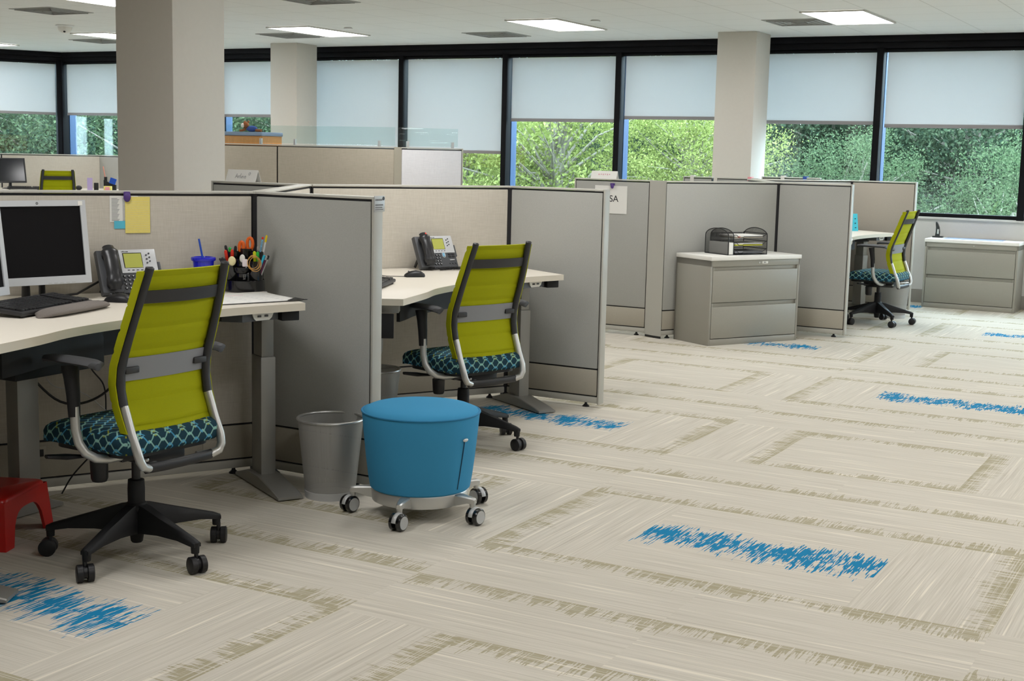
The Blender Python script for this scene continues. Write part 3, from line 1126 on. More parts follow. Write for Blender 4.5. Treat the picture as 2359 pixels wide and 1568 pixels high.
    if low_box:
        mb = MB(Matrix.Translation((1.13, 0.93, 0)) @ Matrix.Rotation(R(32), 4, 'Z'))
        mb.bb(-0.20, 0.24, -0.30, 0.05, h - th - 0.16, h - th - 0.003, 0.006); mb.build('hanging_box', 'blackmatte', t)
    # right support arm with the height switch
    mb = MB(); mb.prism([(0.15, 0.10), (0.15, 0.655), (0.33, 0.715), (0.40, 0.66), (0.40, 0.10)], h - th - 0.038, h - th - 0.001); mb.build('support_plate', 'dgrey', t)
    mb = MB(); mb.bb(0.06, 0.14, 0.20, 0.672, h - th - 0.045, h - th - 0.002, 0.004); mb.build('support_arm', 'blackmatte', t)
    mb = MB(); mb.rings([[(0.175 + dx0, 0.6635 + dx0 / 3 + dy, z), (0.285 - dx0, 0.700 - dx0 / 3 + dy, z), (0.285 - dx0, 0.66, z), (0.175 + dx0, 0.63, z)] for dx0, dy, z in ((0.022, 0.004, h - th - 0.036), (0.010, 0.007, h - th - 0.026), (0.0, 0.009, h - th - 0.003))]); o = mb.build('height_switch', 'paper2', t)
    mb = MB()
    for bx in (0.215, 0.25):
        mb.bb(bx - 0.008, bx + 0.008, 0.676 + (bx - 0.2) * 0.33, 0.685 + (bx - 0.2) * 0.33, h - th - 0.021, h - th - 0.013)
    mb.build('switch_button', 'dgrey', o)
    return t


HD1, HD2, HD3 = 0.885, 0.84, 0.825
desk(J1, HD1, 'cream corner desk in the foreground carrying the silver monitor and desk calendar', True)
desk(J3, HD2, 'cream corner desk behind the blue stool, carrying the second telephone and mouse')
desk(J5, HD3, 'cream desk of the far right workstation with a turquoise card on it')


# ------------------------------------------------------------------ task chairs
BP = [(-0.285, 1.117), (-0.262, 1.05), (-0.232, 0.96), (-0.195, 0.86), (-0.160, 0.765), (-0.153, 0.70), (-0.165, 0.63), (-0.198, 0.54), (-0.232, 0.455)]


def bpy_at(z):
    for (y0, z0), (y1, z1) in zip(BP, BP[1:]):
        if z1 <= z <= z0:
            u = (z0 - z) / (z0 - z1)
            return y0 + (y1 - y0) * u
    return BP[0][0] if z > BP[0][1] else BP[-1][0]


def bw(z):
    u = (1.117 - z) / 0.6
    return 0.198 + 0.026 * math.sin(min(1, max(0, u)) * PI * 0.75)


def make_chair():
    t = thing('task_chair', 'x', 'chair', (0, 0, 0), 0, 'lime-backed task chairs')
    # seat cushion
    def outline(ins):
        pts = []
        x, y0, y1, r = 0.245 - ins, -0.235 + ins, 0.262 - ins, 0.075
        for cx, cy, a0 in ((x - r, y1 - r, 0), (-x + r, y1 - r, 90), (-x + r, y0 + r, 180), (x - r, y0 + r, 270)):
            for k in range(7):
                a = R(a0 + 15 * k)
                pts.append((cx + r * math.cos(a), cy + r * math.sin(a)))
        return pts
    mb = MB()
    rings = []
    for z, ins in ((0.448, 0.030), (0.452, 0.010), (0.465, 0.0), (0.505, 0.0), (0.520, 0.006), (0.530, 0.020), (0.535, 0.045), (0.537, 0.10)):
        o = outline(ins)
        rings.append([(x, y, z - (0.022 * max(0, (y - 0.10) / 0.16) ** 2 if z > 0.46 else -0.01 * max(0, (y - 0.1) / 0.16))) for x, y in o])
    mb.rings(rings)
    mb.build('seat', 'seat', t, 50)
    mb = MB()
    mb.prism([(x * 0.92, y * 0.92) for x, y in outline(0.02)], 0.432, 0.450)
    mb.bb(-0.09, 0.09, -0.17, 0.12, 0.385, 0.435, 0.012)
    mb.bb(-0.15, 0.15, -0.10, 0.0, 0.40, 0.432, 0.006)
    mb.build('seat_pan', 'black', t)
    # backrest fabric: closed sheet wrapped round the uprights
    zs = []
    seams = (1.085, 0.985, 0.895, 0.815, 0.635, 0.548)
    z = 1.105
    while z > 0.5205:
        zs.append(z); z -= 0.0115
    zs = sorted(set(zs + [q for q in seams]), reverse=True)
    mb = MB()
    rings = []
    n = 13
    for z in zs:
        w = bw(z) + 0.004
        yp = bpy_at(z)
        bow = lambda x: -0.026 * (1 - (x / w) ** 2)
        sm = 0.005 if min(abs(z - q) for q in seams) < 0.004 else 0.0
        ring = []
        for k in range(n):
            x = -w + 2 * w * k / (n - 1)
            edge = abs(x) / w
            yf = yp + 0.040 + bow(x) - (0.010 if edge > 0.97 else 0.0) - sm
            ring.append((x, yf, z))
        ring.append((w + 0.001, yp + 0.010, z)); ring.append((w, yp - 0.006, z)); ring.append((w - 0.004, yp - 0.006, z)); ring.append((w - 0.004, yp + 0.012, z))
        wi = w - 0.038
        for k in range(n):
            x = wi - 2 * wi * k / (n - 1)
            ring.append((x, yp + 0.016 + bow(x) + sm, z))
        ring.append((-w + 0.004, yp + 0.012, z)); ring.append((-w + 0.004, yp - 0.006, z)); ring.append((-w, yp - 0.006, z)); ring.append((-w - 0.001, yp + 0.010, z))
        rings.append(ring)
    mb.rings(rings)
    mb.build('backrest', 'lime', t, 55)
    for s in (-1, 1):
        mb = MB()
        pts = [(s * (bw(z) - 0.020), bpy_at(z) - 0.004, z) for z in (1.122, 1.118, 1.06, 1.0, 0.93, 0.86, 0.80, 0.74, 0.68, 0.622)]
        mb.tube(pts, [0.010, 0.017, 0.017, 0.016, 0.016, 0.017, 0.018, 0.018, 0.018, 0.018], 12, flat=(1, 0.8), upv=(0, 1, 0))
        u = mb.build('upright', 'charcoal', t)
        mb = MB()
        x = bw(0.6) - 0.020
        mb.tube([(s * x, bpy_at(0.622) - 0.004, 0.622), (s * x, bpy_at(0.58) - 0.005, 0.58), (s * x, bpy_at(0.53) - 0.005, 0.53), (s * x, -0.236, 0.47), (s * (x - 0.004), -0.246, 0.435), (s * (x - 0.018), -0.246, 0.412), (s * (x - 0.045), -0.238, 0.402), (s * 0.10, -0.215, 0.400)], 0.0165, 14, flat=(1.05, 0.95))
        mb.build('upright_tube', 'silver', u)
    # bands across the back
    def band(z0, z1, m, name, bulge, xin, th=0.006):
        mb = MB()
        rings = []
        for k in range(15):
            q = -1 + 2 * k / 14
            y0 = bpy_at(z0); y1 = bpy_at(z1)
            w0, w1 = bw(z0) - xin, bw(z1) - xin
            b = bulge * (1 - q * q)
            rings.append([(q * w0, y0 + b, z0), (q * w1, y1 + b, z1), (q * w1, y1 + b + th, z1), (q * w0, y0 + b + th, z0)])
        mb.rings(rings)
        return mb.build(name, m, t)
    band(1.036, 0.990, 'charcoal', 'head_bar', -0.030, 0.016, 0.010)
    lb = band(0.792, 0.708, 'band', 'lumbar_band', -0.014, 0.034, 0.005)
    for s in (-1, 1):
        mb = MB()
        zc = 0.748
        mb.box((s * (bw(zc) - 0.062), bpy_at(zc) - 0.012, zc), (0.062, 0.014, 0.024), None, 0.004)
        mb.build('lumbar_clip', 'charcoal', lb)
    mb = MB()
    mb.tube([(-0.165, -0.236, 0.402), (-0.09, -0.243, 0.400), (0, -0.246, 0.400), (0.09, -0.243, 0.400), (0.15, -0.238, 0.401)], 0.019, 12, flat=(0.7, 1.0))
    mb.build('rear_crossbar', 'black', t)
    for s in (-1, 1):
        mb = MB()
        mb.tube([(s * 0.300, -0.030, 0.62), (s * 0.300, -0.034, 0.54), (s * 0.296, -0.045, 0.49), (s * 0.282, -0.062, 0.455), (s * 0.25, -0.078, 0.432), (s * 0.20, -0.085, 0.422), (s * 0.10, -0.085, 0.420)], 0.0165, 14)
        arm = mb.build('armrest', 'silver', t)
        mb = MB()
        mb.tube([(s * 0.300, -0.030, 0.585), (s * 0.300, -0.026, 0.66), (s * 0.298, -0.016, 0.72), (s * 0.296, -0.008, 0.765)], [0.021, 0.024, 0.027, 0.032], 14, flat=(0.8, 1.1))
        mb.build('arm_post', 'blackmatte', arm)
        mb = MB()
        rings = []
        for q, w, zt in ((-0.150, 0.014, 0.785), (-0.140, 0.036, 0.792), (-0.10, 0.047, 0.796), (-0.03, 0.049, 0.797), (0.04, 0.045, 0.797), (0.10, 0.036, 0.795), (0.130, 0.014, 0.789)):
            rings.append([(s * 0.293 + w * math.cos(2 * PI * k / 14), q, (zt - 0.014) + 0.013 * math.sin(2 * PI * k / 14)) for k in range(14)])
        mb.rings(rings)
        mb.build('arm_pad', 'armgrey', arm)
    # levers
    mb = MB()
    mb.tube([(-0.10, 0.03, 0.415), (-0.20, 0.045, 0.413), (-0.26, 0.07, 0.418), (-0.33, 0.09, 0.428)], [0.007, 0.010, 0.018, 0.012], 10, flat=(1.3, 0.6))
    mb.build('height_lever', 'black', t)
    mb = MB(); mb.tube([(-0.13, 0.05, 0.385), (-0.128, 0.05, 0.318), (-0.128, 0.05, 0.306)], [0.033, 0.031, 0.026], 14); mb.build('tension_knob', 'black', t)
    mb = MB(); mb.cyl((0.08, -0.15, 0.408), (0.094, -0.15, 0.408), 0.0)if False else mb.sphere((-0.095, -0.165, 0.412), 0.009); mb.build('bolt', 'steel', t)
    mb = MB(); mb.cyl((0, 0, 0.27), (0, 0, 0.40), 0.016); mb.build('gas_lift', 'charcoal', t)
    mb = MB(); mb.lathe([(0.031, 0.185), (0.032, 0.262), (0.030, 0.296), (0.018, 0.298)], seg=20); mb.build('lift_sleeve', 'blackmatte', t)
    mb = MB(); mb.lathe([(0.018, 0.055), (0.022, 0.060), (0.030, 0.105), (0.044, 0.125), (0.046, 0.195), (0.034, 0.210)], seg=20); mb.build('hub', 'blackmatte', t)
    angs = [-179.3, -107.8, -36.4, 36.2, 108.2]
    for a in angs:
        rot = Matrix.Rotation(R(a - 146 + 90), 4, 'Z')
        mb = MB(rot)
        rings = []
        for d, w, zb, zt in ((0.020, 0.034, 0.098, 0.206), (0.06, 0.034, 0.104, 0.200), (0.15, 0.029, 0.112, 0.172), (0.25, 0.023, 0.110, 0.143), (0.315, 0.019, 0.100, 0.124), (0.335, 0.016, 0.098, 0.115)):
            rings.append([(d, -w, zb), (d, -w, (zb + zt) / 2 + 0.004), (d, -w * 0.55, zt), (d, w * 0.55, zt), (d, w, (zb + zt) / 2 + 0.004), (d, w, zb)])
        mb.rings(rings)
        mb.cyl((0.322, 0, 0.074), (0.322, 0, 0.114), 0.015, 0.017, 12)
        lg = mb.build('base_leg', 'blackmatte', t, 50)
        cr = Matrix.Rotation(R(a - 146 + 90), 4, 'Z') @ Matrix.Translation((0.332, 0, 0)) @ Matrix.Rotation(R((a * 37) % 90 - 20), 4, 'Z')
        mb = MB(cr)
        for s in (-1, 1):
            mb.tube([(0, s * 0.007, 0.032), (0, s * 0.009, 0.032), (0, s * 0.028, 0.032), (0, s * 0.031, 0.032)], [0.029, 0.032, 0.032, 0.026], 22)
        mb.cyl((0, -0.009, 0.034), (0, 0.009, 0.034), 0.022, None, 16)
        mb.cyl((-0.006, 0, 0.04), (-0.008, 0, 0.085), 0.008, None, 10)
        mb.build('caster', 'black', lg)
    return t


chair = make_chair()
chairs = [((-1.292, 4.954), 146, 0.0, 'lime task chair in the foreground, in front of the silver monitor'),
          ((-0.105, 7.05), 131, -0.033, 'lime task chair in the middle, just behind the blue stool'),
          ((3.746, 12.747), 146, -0.028, 'far right lime task chair seen side-on near the window'),
          ((-5.60, 17.75), 112, 0.065, 'far lime task chair at the upper left, only its back top showing')]
base_turn = [0, 8.8 + 15, 27, 0]
for i, (p, a, dz, lab) in enumerate(chairs):
    c = chair if i == 0 else copy_tree(chair)
    c.location = (p[0], p[1], 0)
    c.rotation_euler = (0, 0, R(a - 90))
    c['label'] = lab
    for ch in c.children:
        if ch.name.split('.')[0] == 'base_leg':
            ch.rotation_euler.z = R(base_turn[i])
    if dz:
        for ch in c.children:
            nm = ch.name.split('.')[0]
            if nm not in ('base_leg', 'hub', 'lift_sleeve'):
                ch.location.z += dz

# ------------------------------------------------------------------ blue rolling stool
t = thing('rolling_stool', 'round blue upholstered stool on five silver-legged casters beside the wire bin', 'stool', (-0.262, 5.645, 0), R(0))
mb = MB(); mb.lathe([(0.0001, 0.118), (0.208, 0.118), (0.214, 0.124), (0.222, 0.17), (0.232, 0.25), (0.243, 0.36), (0.250, 0.438), (0.249, 0.446)], seg=64, cap=False); mb.build('upholstered_drum', 'blue', t)
mb = MB(); mb.lathe([(0.249, 0.444), (0.242, 0.454), (0.215, 0.465), (0.16, 0.474), (0.08, 0.479), (0.0001, 0.480)], seg=64, cap=False); mb.build('seat_top', 'blue', t)
mb = MB(); mb.tube([(0.2505 * math.cos(2 * PI * k / 64), 0.2505 * math.sin(2 * PI * k / 64), 0.446) for k in range(65)], 0.0045, 8); mb.build('piping', 'bluep', t)
# side seam with a small silver pull
sa = R(-40)
mb = MB(); mb.tube([((r + 0.001) * math.cos(sa + 0.0 + dq), (r + 0.001) * math.sin(sa + dq), z) for r, z, dq in ((0.2165, 0.14, -0.03), (0.226, 0.20, -0.02), (0.236, 0.28, 0.0), (0.2425, 0.345, 0.02))], 0.0022, 6); mb.build('zip_seam', 'seam', t)
mb = MB(Matrix.Translation((0.2465 * math.cos(sa + 0.03), 0.2465 * math.sin(sa + 0.03), 0.352)) @ Matrix.Rotation(sa, 4, 'Z')); mb.sphere((0, 0, 0), 0.012, (0.35, 1.35, 0.6), 14); mb.build('zip_pull', 'silver', t)
mb = MB(); mb.lathe([(0.0001, 0.062), (0.196, 0.062), (0.205, 0.066), (0.209, 0.112), (0.206, 0.118), (0.0001, 0.118)], seg=64, cap=False); mb.build('base_ring', 'silver', t)
for a in (-178.5, -104.1, -37.0, 33.0, 107.0):
    rot = Matrix.Rotation(R(a), 4, 'Z')
    mb = MB(rot)
    rings = []
    for d, w, zb, zt in ((0.185, 0.026, 0.066, 0.116), (0.225, 0.022, 0.074, 0.116), (0.268, 0.016, 0.088, 0.114), (0.292, 0.013, 0.088, 0.112), (0.300, 0.008, 0.09, 0.108)):
        rings.append([(d, -w, zb), (d, -w, zt - 0.005), (d, -w + 0.005, zt), (d, w - 0.005, zt), (d, w, zt - 0.005), (d, w, zb)])
    mb.rings(rings)
    mb.cyl((0.285, 0, 0.066), (0.285, 0, 0.098), 0.011, 0.014, 14)
    lg = mb.build('caster_arm', 'silver', t)
    cr = rot @ Matrix.Translation((0.300, 0, 0)) @ Matrix.Rotation(R({-178.5: -132, -104.1: -122, -37.0: -128, 33.0: -50, 107.0: -90}[a] - a), 4, 'Z')
    mb = MB(cr)
    for s in (-1, 1):
        mb.tube([(0, s * 0.009, 0.036), (0, s * 0.011, 0.036), (0, s * 0.024, 0.036), (0, s * 0.028, 0.036)], [0.032, 0.036, 0.036, 0.031], 26)
    cs = mb.build('caster', 'blackgloss', lg)
    mb = MB(cr)
    for s in (-1, 1):
        mb.tube([(0, s * 0.0275, 0.036), (0, s * 0.0295, 0.036)], 0.0275, 26)
    mb.tube([(0.0365 * math.cos(R(q)), 0, 0.036 + 0.0365 * math.sin(R(q))) for q in range(5, 150, 14)], 0.0105, 8, flat=(0.35, 1.0), upv=(0, 1, 0))
    mb.cyl((0, -0.009, 0.036), (0, 0.009, 0.036), 0.012, None, 12)
    mb.build('caster_cover', 'silverp', cs)


# ------------------------------------------------------------------ waste bins
def waste_bin(x, y, label, rt_=0.146, rb=0.112, h=0.352):
    t = thing('waste_bin', label, 'waste bin', (x, y, 0), 0, 'wire mesh waste bins')
    mb = MB()
    seg, rows = 64, 6
    per = 2 * PI * 0.13
    for k in range(seg):
        for j in range(rows):
            def P(kk, jj):
                a = 2 * PI * kk / seg; u = jj / rows
                r = rb + (rt_ - rb) * u
                return (r * math.cos(a), r * math.sin(a), 0.03 + (h - 0.03) * u)
            mb.quad([P(k, j), P(k + 1, j), P(k + 1, j + 1), P(k, j + 1)], 0, [(per * k / seg, h * j / rows), (per * (k + 1) / seg, h * j / rows), (per * (k + 1) / seg, h * (j + 1) / rows), (per * k / seg, h * (j + 1) / rows)])
    bmesh.ops.remove_doubles(mb.bm, verts=mb.bm.verts[:], dist=1e-5)
    mb.build('mesh_wall', 'binmesh', t, 60)
    mb = MB(); mb.tube([(rt_ * math.cos(2 * PI * k / 48), rt_ * math.sin(2 * PI * k / 48), h) for k in range(49)], 0.0058, 10); mb.build('rim', 'steel', t)
    mb = MB(); mb.lathe([(0.0001, 0.004), (rb - 0.004, 0.004), (rb + 0.001, 0.0), (rb + 0.004, 0.032), (rb + 0.001, 0.033), (rb - 0.002, 0.010), (0.0001, 0.010)], seg=48, cap=False); mb.build('base_band', 'silverp', t)
    return t


waste_bin(-0.675, 5.905, 'wire mesh waste bin between the desk foot and the blue stool')
waste_bin(-0.60, 7.28, 'wire mesh waste bin under the second desk, only its rim showing over the blue stool')
waste_bin(4.06, 13.27, 'pale wire mesh waste bin behind the far right chair', 0.15, 0.118, 0.36)


# ------------------------------------------------------------------ file cabinets
def file_cabinet(loc, rot, w, d, h, label, lab=False, group='two-drawer file cabinets'):
    t = thing('file_cabinet', label, 'file cabinet', loc, rot, group)
    mb = MB()
    mb.bb(0, 0.02, 0, d, 0.0, h - 0.035, 0.002); mb.bb(w - 0.02, w, 0, d, 0, h - 0.035, 0.002)
    mb.bb(0, w, d - 0.015, d, 0, h - 0.035); mb.bb(0.02, w - 0.02, 0.0, d, 0.0, 0.052, 0.002)
    mb.bb(0, w, 0.0, d, h - 0.085, h - 0.035, 0.002)
    mb.bb(0.02, w - 0.02, 0.03, d - 0.02, 0.05, h - 0.08)
    mb.build('body', 'cabinet', t)
    mb = MB(); mb.bb(-0.006, w + 0.006, -0.012, d, h - 0.034, h, 0.003); mb.build('top', 'whitelam', t)
    zh = (h - 0.085 - 0.055) / 2
    for i in range(2):
        z0 = 0.056 + i * zh
        mb = MB()
        mb.bb(0.024, w - 0.024, -0.002, 0.022, z0 + 0.002, z0 + zh - 0.034, 0.002)
        dr = mb.build('drawer', 'cabinet', t)
        mb = MB()
        mb.bb(0.024, w - 0.024, 0.014, 0.024, z0 + zh - 0.034, z0 + zh - 0.003, 0.001)
        mb.bb(0.024, 0.034, -0.001, 0.016, z0 + zh - 0.034, z0 + zh - 0.003)
        mb.bb(w - 0.034, w - 0.024, -0.001, 0.016, z0 + zh - 0.034, z0 + zh - 0.003)
        mb.build('drawer_pull', 'cabinet', dr)
        mb = MB(); mb.bb(0.024, w - 0.024, 0.018, 0.026, z0 + zh - 0.006, z0 + zh); mb.build('drawer_gap_shade', 'cabshadow', dr)  # solid dark strip painted as the shade in the gap
    lk = MB(Matrix.Translation((w * 0.53, 0, h - 0.058))); lk.tube([(0, 0.002, 0), (0, -0.005, 0)], 0.0075, 14); lk.build('lock', 'steel', t)
    if lab:
        mb = MB(); mb.bb(w * 0.565, w * 0.565 + 0.062, -0.0015, 0.001, h - 0.068, h - 0.048, 0.0006); pl = mb.build('label_strip', 'paper', t)
        text_part('BSA', 0.016, 'label_text', 'ink', pl, (w * 0.565 + 0.028, -0.0022, h - 0.058))
    return t


HC = 0.735
file_cabinet((1.835, 10.941, 0), R(30), 0.970, 0.455, HC, 'grey two-drawer file cabinet with white top and a letter tray, against the grey panels', True)
file_cabinet((4.682, 14.319, 0), R(-30), 0.946, 0.44, 0.732, 'grey two-drawer file cabinet below the window at the right edge, with a stapler on it')


# ------------------------------------------------------------------ desk telephones
def loc_on(J, e1, e2):
    p = J + V2((-0.8660254, -0.5)) * e1 + V2((0.5, -0.8660254)) * e2
    return p.x, p.y


def make_phone(loc, rot, label, red):
    t = thing('desk_phone', label, 'telephone', loc, rot, 'desk telephones')
    SL = Matrix.Translation((0, 0, 0.012)) @ Matrix.Rotation(R(63), 4, 'X')
    mb = MB(SL)
    mb.bb(-0.134, 0.134, 0.0, 0.205, -0.030, 0.0, 0.006)
    mb.bb(-0.134, -0.040, 0.004, 0.200, -0.004, 0.008, 0.006)
    mb.bb(0.134, 0.152, 0.075, 0.150, -0.03, -0.012, 0.004)
    mb.build('body', 'dgrey', t)
    mb = MB(SL); mb.bb(-0.034, 0.130, 0.094, 0.204, -0.002, 0.004, 0.003); fp = mb.build('faceplate', 'phonesilver', t)
    mb = MB(SL); mb.bb(-0.020, 0.066, 0.116, 0.188, 0.003, 0.0046, 0.001); mb.build('screen_rim', 'blackgloss', fp)
    mb = MB(SL); mb.bb(-0.016, 0.063, 0.118, 0.184, 0.0042, 0.0052); mb.build('screen', 'lcd', t)
    mb = MB(SL)
    for k in range(3):
        mb.bb(-0.022 + k * 0.006, -0.018 + k * 0.006, 0.1915, 0.195 + 0.002 * (k == 1), 0.004, 0.0044)
    mb.bb(-0.004, 0.008, 0.1915, 0.195, 0.004, 0.0044)
    mb.build('maker_mark', 'ink', fp)
    for k in range(4):
        mb = MB(SL); mb.bb(-0.008 + k * 0.020, 0.002 + k * 0.020, 0.105, 0.1085, 0.003, 0.0065, 0.001); mb.build('soft_key', 'dgrey', fp)
    for k in range(6):
        x = 0.086 + (k % 2) * 0.013; y = 0.182 - (k // 2) * 0.018 - (0.007 if k % 2 == 0 else 0)
        mb = MB(SL); mb.tube([(x, y, 0.003), (x, y, 0.0075)], [0.0042, 0.0036], 12); mb.build('line_button', 'dgrey', fp)
    for r in range(4):
        for c in range(3):
            mb = MB(SL); x = -0.026 + c * 0.019; y = 0.080 - r * 0.0185
            mb.tube([(x, y, -0.001), (x, y, 0.0045), (x, y, 0.0055)], [0.0066, 0.0062, 0.0045], 12); k = mb.build('dial_key', 'charcoal', t)
            mb = MB(SL); mb.bb(x - 0.0022, x + 0.0022, y - 0.0026, y + 0.0026, 0.0053, 0.0059); mb.build('key_mark', 'phonesilver', k)
    mb = MB(SL); mb.tube([(0.045 + 0.011 * math.cos(R(q)), 0.082 + 0.017 * math.sin(R(q)), 0.002) for q in range(0, 361, 24)], 0.002, 8); mb.build('nav_ring', 'phonesilver', t)
    mb = MB(SL); mb.bb(0.038, 0.052, 0.070, 0.094, -0.001, 0.005, 0.002); mb.build('nav_key', 'pencilblue', t)
    for k in range(4):
        mb = MB(SL); x = 0.086 + (k % 2) * 0.026; y = 0.084 - (k // 2) * 0.014
        mb.bb(x - 0.009, x + 0.009, y - 0.0045, y + 0.0045, -0.001, 0.005, 0.002); mb.build('feature_key', 'charcoal', t)
    mb = MB(SL); mb.bb(0.080, 0.114, 0.045, 0.051, -0.001, 0.005, 0.002); mb.build('volume_bar', 'phonesilver', t)
    for k in range(3):
        mb = MB(SL); x = 0.078 + k * 0.020; mb.tube([(x, 0.027, -0.001), (x, 0.027, 0.005)], 0.005, 12); mb.build('round_key', 'dgrey', t)
    # handset
    mb = MB(SL)
    pts, rr = [], []
    for k in range(19):
        u = k / 18
        y = 0.008 + 0.196 * u
        z = 0.034 + 0.016 * math.sin(PI * u) ** 0.8
        if u < 0.06 or u > 0.94:
            r = 0.021
        elif u < 0.24 or u > 0.78:
            r = 0.030
        else:
            r = 0.0265
        pts.append((-0.088, y, z)); rr.append(r)
    mb.tube(pts, rr, 16, flat=(1.22, 0.80), upv=(0, 0, 1))
    mb.tube([(-0.088, 0.040, 0.006), (-0.088, 0.040, 0.034)], [0.026, 0.024], 16)
    mb.tube([(-0.088, 0.172, 0.006), (-0.088, 0.172, 0.034)], [0.026, 0.024], 16)
    hs = mb.build('handset', 'handset', t, 60)
    if red:
        mb = MB(SL); mb.sphere((-0.080, 0.193, 0.053), 0.009, (0.6, 1.5, 0.5), 12); mb.build('message_lamp', 'redpen', hs)
    mb = MB(); mb.tube([(-0.09, 0.105, 0.06), (-0.10, 0.125, 0.008)], 0.008, 10, flat=(1.2, 0.8)); mb.tube([(0.09, 0.105, 0.06), (0.10, 0.125, 0.008)], 0.008, 10, flat=(1.2, 0.8)); mb.build('stand', 'black', t)
    # coiled cord lying in front
    path = smooth_curve([(-0.09, -0.010), (-0.02, -0.030), (0.06, -0.020), (0.13, -0.038), (0.17, -0.055), (0.10, -0.064), (0.02, -0.050), (-0.04, -0.052)], 8)
    mb = MB()
    pts = []
    L = 0
    P = [Vector((x, y, 0.0115)) for x, y in path]
    for a, b in zip(P, P[1:]):
        n = max(2, int((b - a).length / 0.0014))
        for k in range(n):
            q = a + (b - a) * (k / n)
            d = (b - a).normalized(); sd = Vector((-d.y, d.x, 0))
            ph = 2 * PI * L / 0.0072
            pts.append(q + sd * (0.0072 * math.cos(ph)) + Vector((0, 0, 0.0072 * math.sin(ph))))
            L += (b - a).length / n
    mb.tube(pts, 0.0021, 5)
    mb.build('coiled_cord', 'black', t, 60)
    return t


x, y = loc_on(J1, 0.64, 0.215)
make_phone((x, y, HD1), R(35), 'grey desk telephone beside the silver monitor, partly behind the foreground chair', False)
x, y = loc_on(J3, 0.60, 0.215)
make_phone((x, y, HD2), R(36), 'grey desk telephone with red message lamp on the second desk', True)


# ------------------------------------------------------------------ monitors, keyboards, mice
def monitor(loc, rot, label, w, h, zc, tilt, mbez, mscr, stand='pole', logo=True, bez=0.024):
    """loc: base on desk; screen plane faces local -y"""
    t = thing('monitor', label, 'monitor', loc, rot, 'computer monitors')
    T = Matrix.Translation((0, -0.03, zc)) @ Matrix.Rotation(R(-tilt), 4, 'X')
    mb = MB(T)
    b = bez
    bb_ = b * 1.35
    for x0, x1, z0, z1 in ((-w / 2, w / 2, h / 2 - b, h / 2), (-w / 2, w / 2, -h / 2, -h / 2 + bb_), (-w / 2, -w / 2 + b, -h / 2 + bb_, h / 2 - b), (w / 2 - b, w / 2, -h / 2 + bb_, h / 2 - b)):
        mb.bb(x0, x1, -0.018, 0.015, z0, z1)
    mb.bb(-w / 2 + 0.01, w / 2 - 0.01, 0.0, 0.035, -h / 2 + 0.01, h / 2 - 0.01, 0.01)
    mb.build('housing', mbez, t)
    mb = MB(T); mb.bb(-w / 2 + b - 0.001, w / 2 - b + 0.001, -0.012, 0.0, -h / 2 + bb_ - 0.001, h / 2 - b + 0.001); mb.build('screen', mscr, t)
    if logo:
        mb = MB(T); mb.tube([(0.004 * math.cos(R(q)) - 0.0, -0.0185, h / 2 - b / 2 + 0.004 * math.sin(R(q))) for q in range(0, 361, 30)], 0.0012, 6); mb.build('maker_badge', 'charcoal', t)
        mb = MB(T); mb.bb(w / 2 - 0.034, w / 2 - 0.014, -0.0190, -0.017, h / 2 - 0.022, h / 2 - 0.004); mb.build('sticker', 'paper', t)
        mb = MB(T); mb.tube([(-w / 2 + 0.030, -0.018, -h / 2 + 0.020), (-w / 2 + 0.030, -0.0192, -h / 2 + 0.020)], 0.0075, 16); mb.build('round_sticker', 'pinkpad', t)
        for k in range(5):
            mb = MB(T); mb.bb(0.02 + k * 0.026, 0.034 + k * 0.026, -0.0190, -0.017, -h / 2 + 0.003, -h / 2 + 0.006); mb.build('menu_button', 'silverp', t)
    zb = zc - h / 2
    mb = MB()
    if stand == 'pole':
        mb.tube([(-0.035, 0.02, 0.012), (-0.035, 0.02, zb + 0.03), (-0.035, 0.015, zc)], [0.026, 0.022, 0.018], 14, flat=(1.0, 0.6))
        mb.tube([(0.035, 0.02, 0.012), (0.035, 0.02, zb + 0.03), (0.035, 0.015, zc)], [0.020, 0.018, 0.018], 14, flat=(1.0, 0.6))
    else:
        mb.tube([(0, 0.03, 0.01), (0, 0.02, zb + 0.04), (0, 0.015, zc)], [0.04, 0.03, 0.03], 14, flat=(1.0, 0.5))
    mb.build('stand_neck', 'black', t)
    mb = MB(); mb.lathe([(0.0001, 0.016), (0.07, 0.014), (0.10, 0.006), (0.10, 0.0), (0.0001, 0.0)], (0, 0.0, 0), 32, True, 0, 1.15, 0.7); mb.build('stand_base', 'black', t)
    return t


monitor((-1.855, 5.585, HD1), R(44), 'silver-framed monitor with a black screen on the foreground desk', 0.425, 0.345, 0.242, 8, 'bezel', 'screen')
monitor((-1.965, 5.045, HD1), R(72), 'second silver monitor at the left edge, only a sliver showing beside the first', 0.425, 0.345, 0.235, 6, 'bezel', 'screen')
monitor((-6.36, 18.25, 0.905), R(38), 'dark monitor with a bluish reflection at the far upper left', 0.37, 0.33, 0.24, 12, 'black', 'screenblue', 'single', False, 0.016)


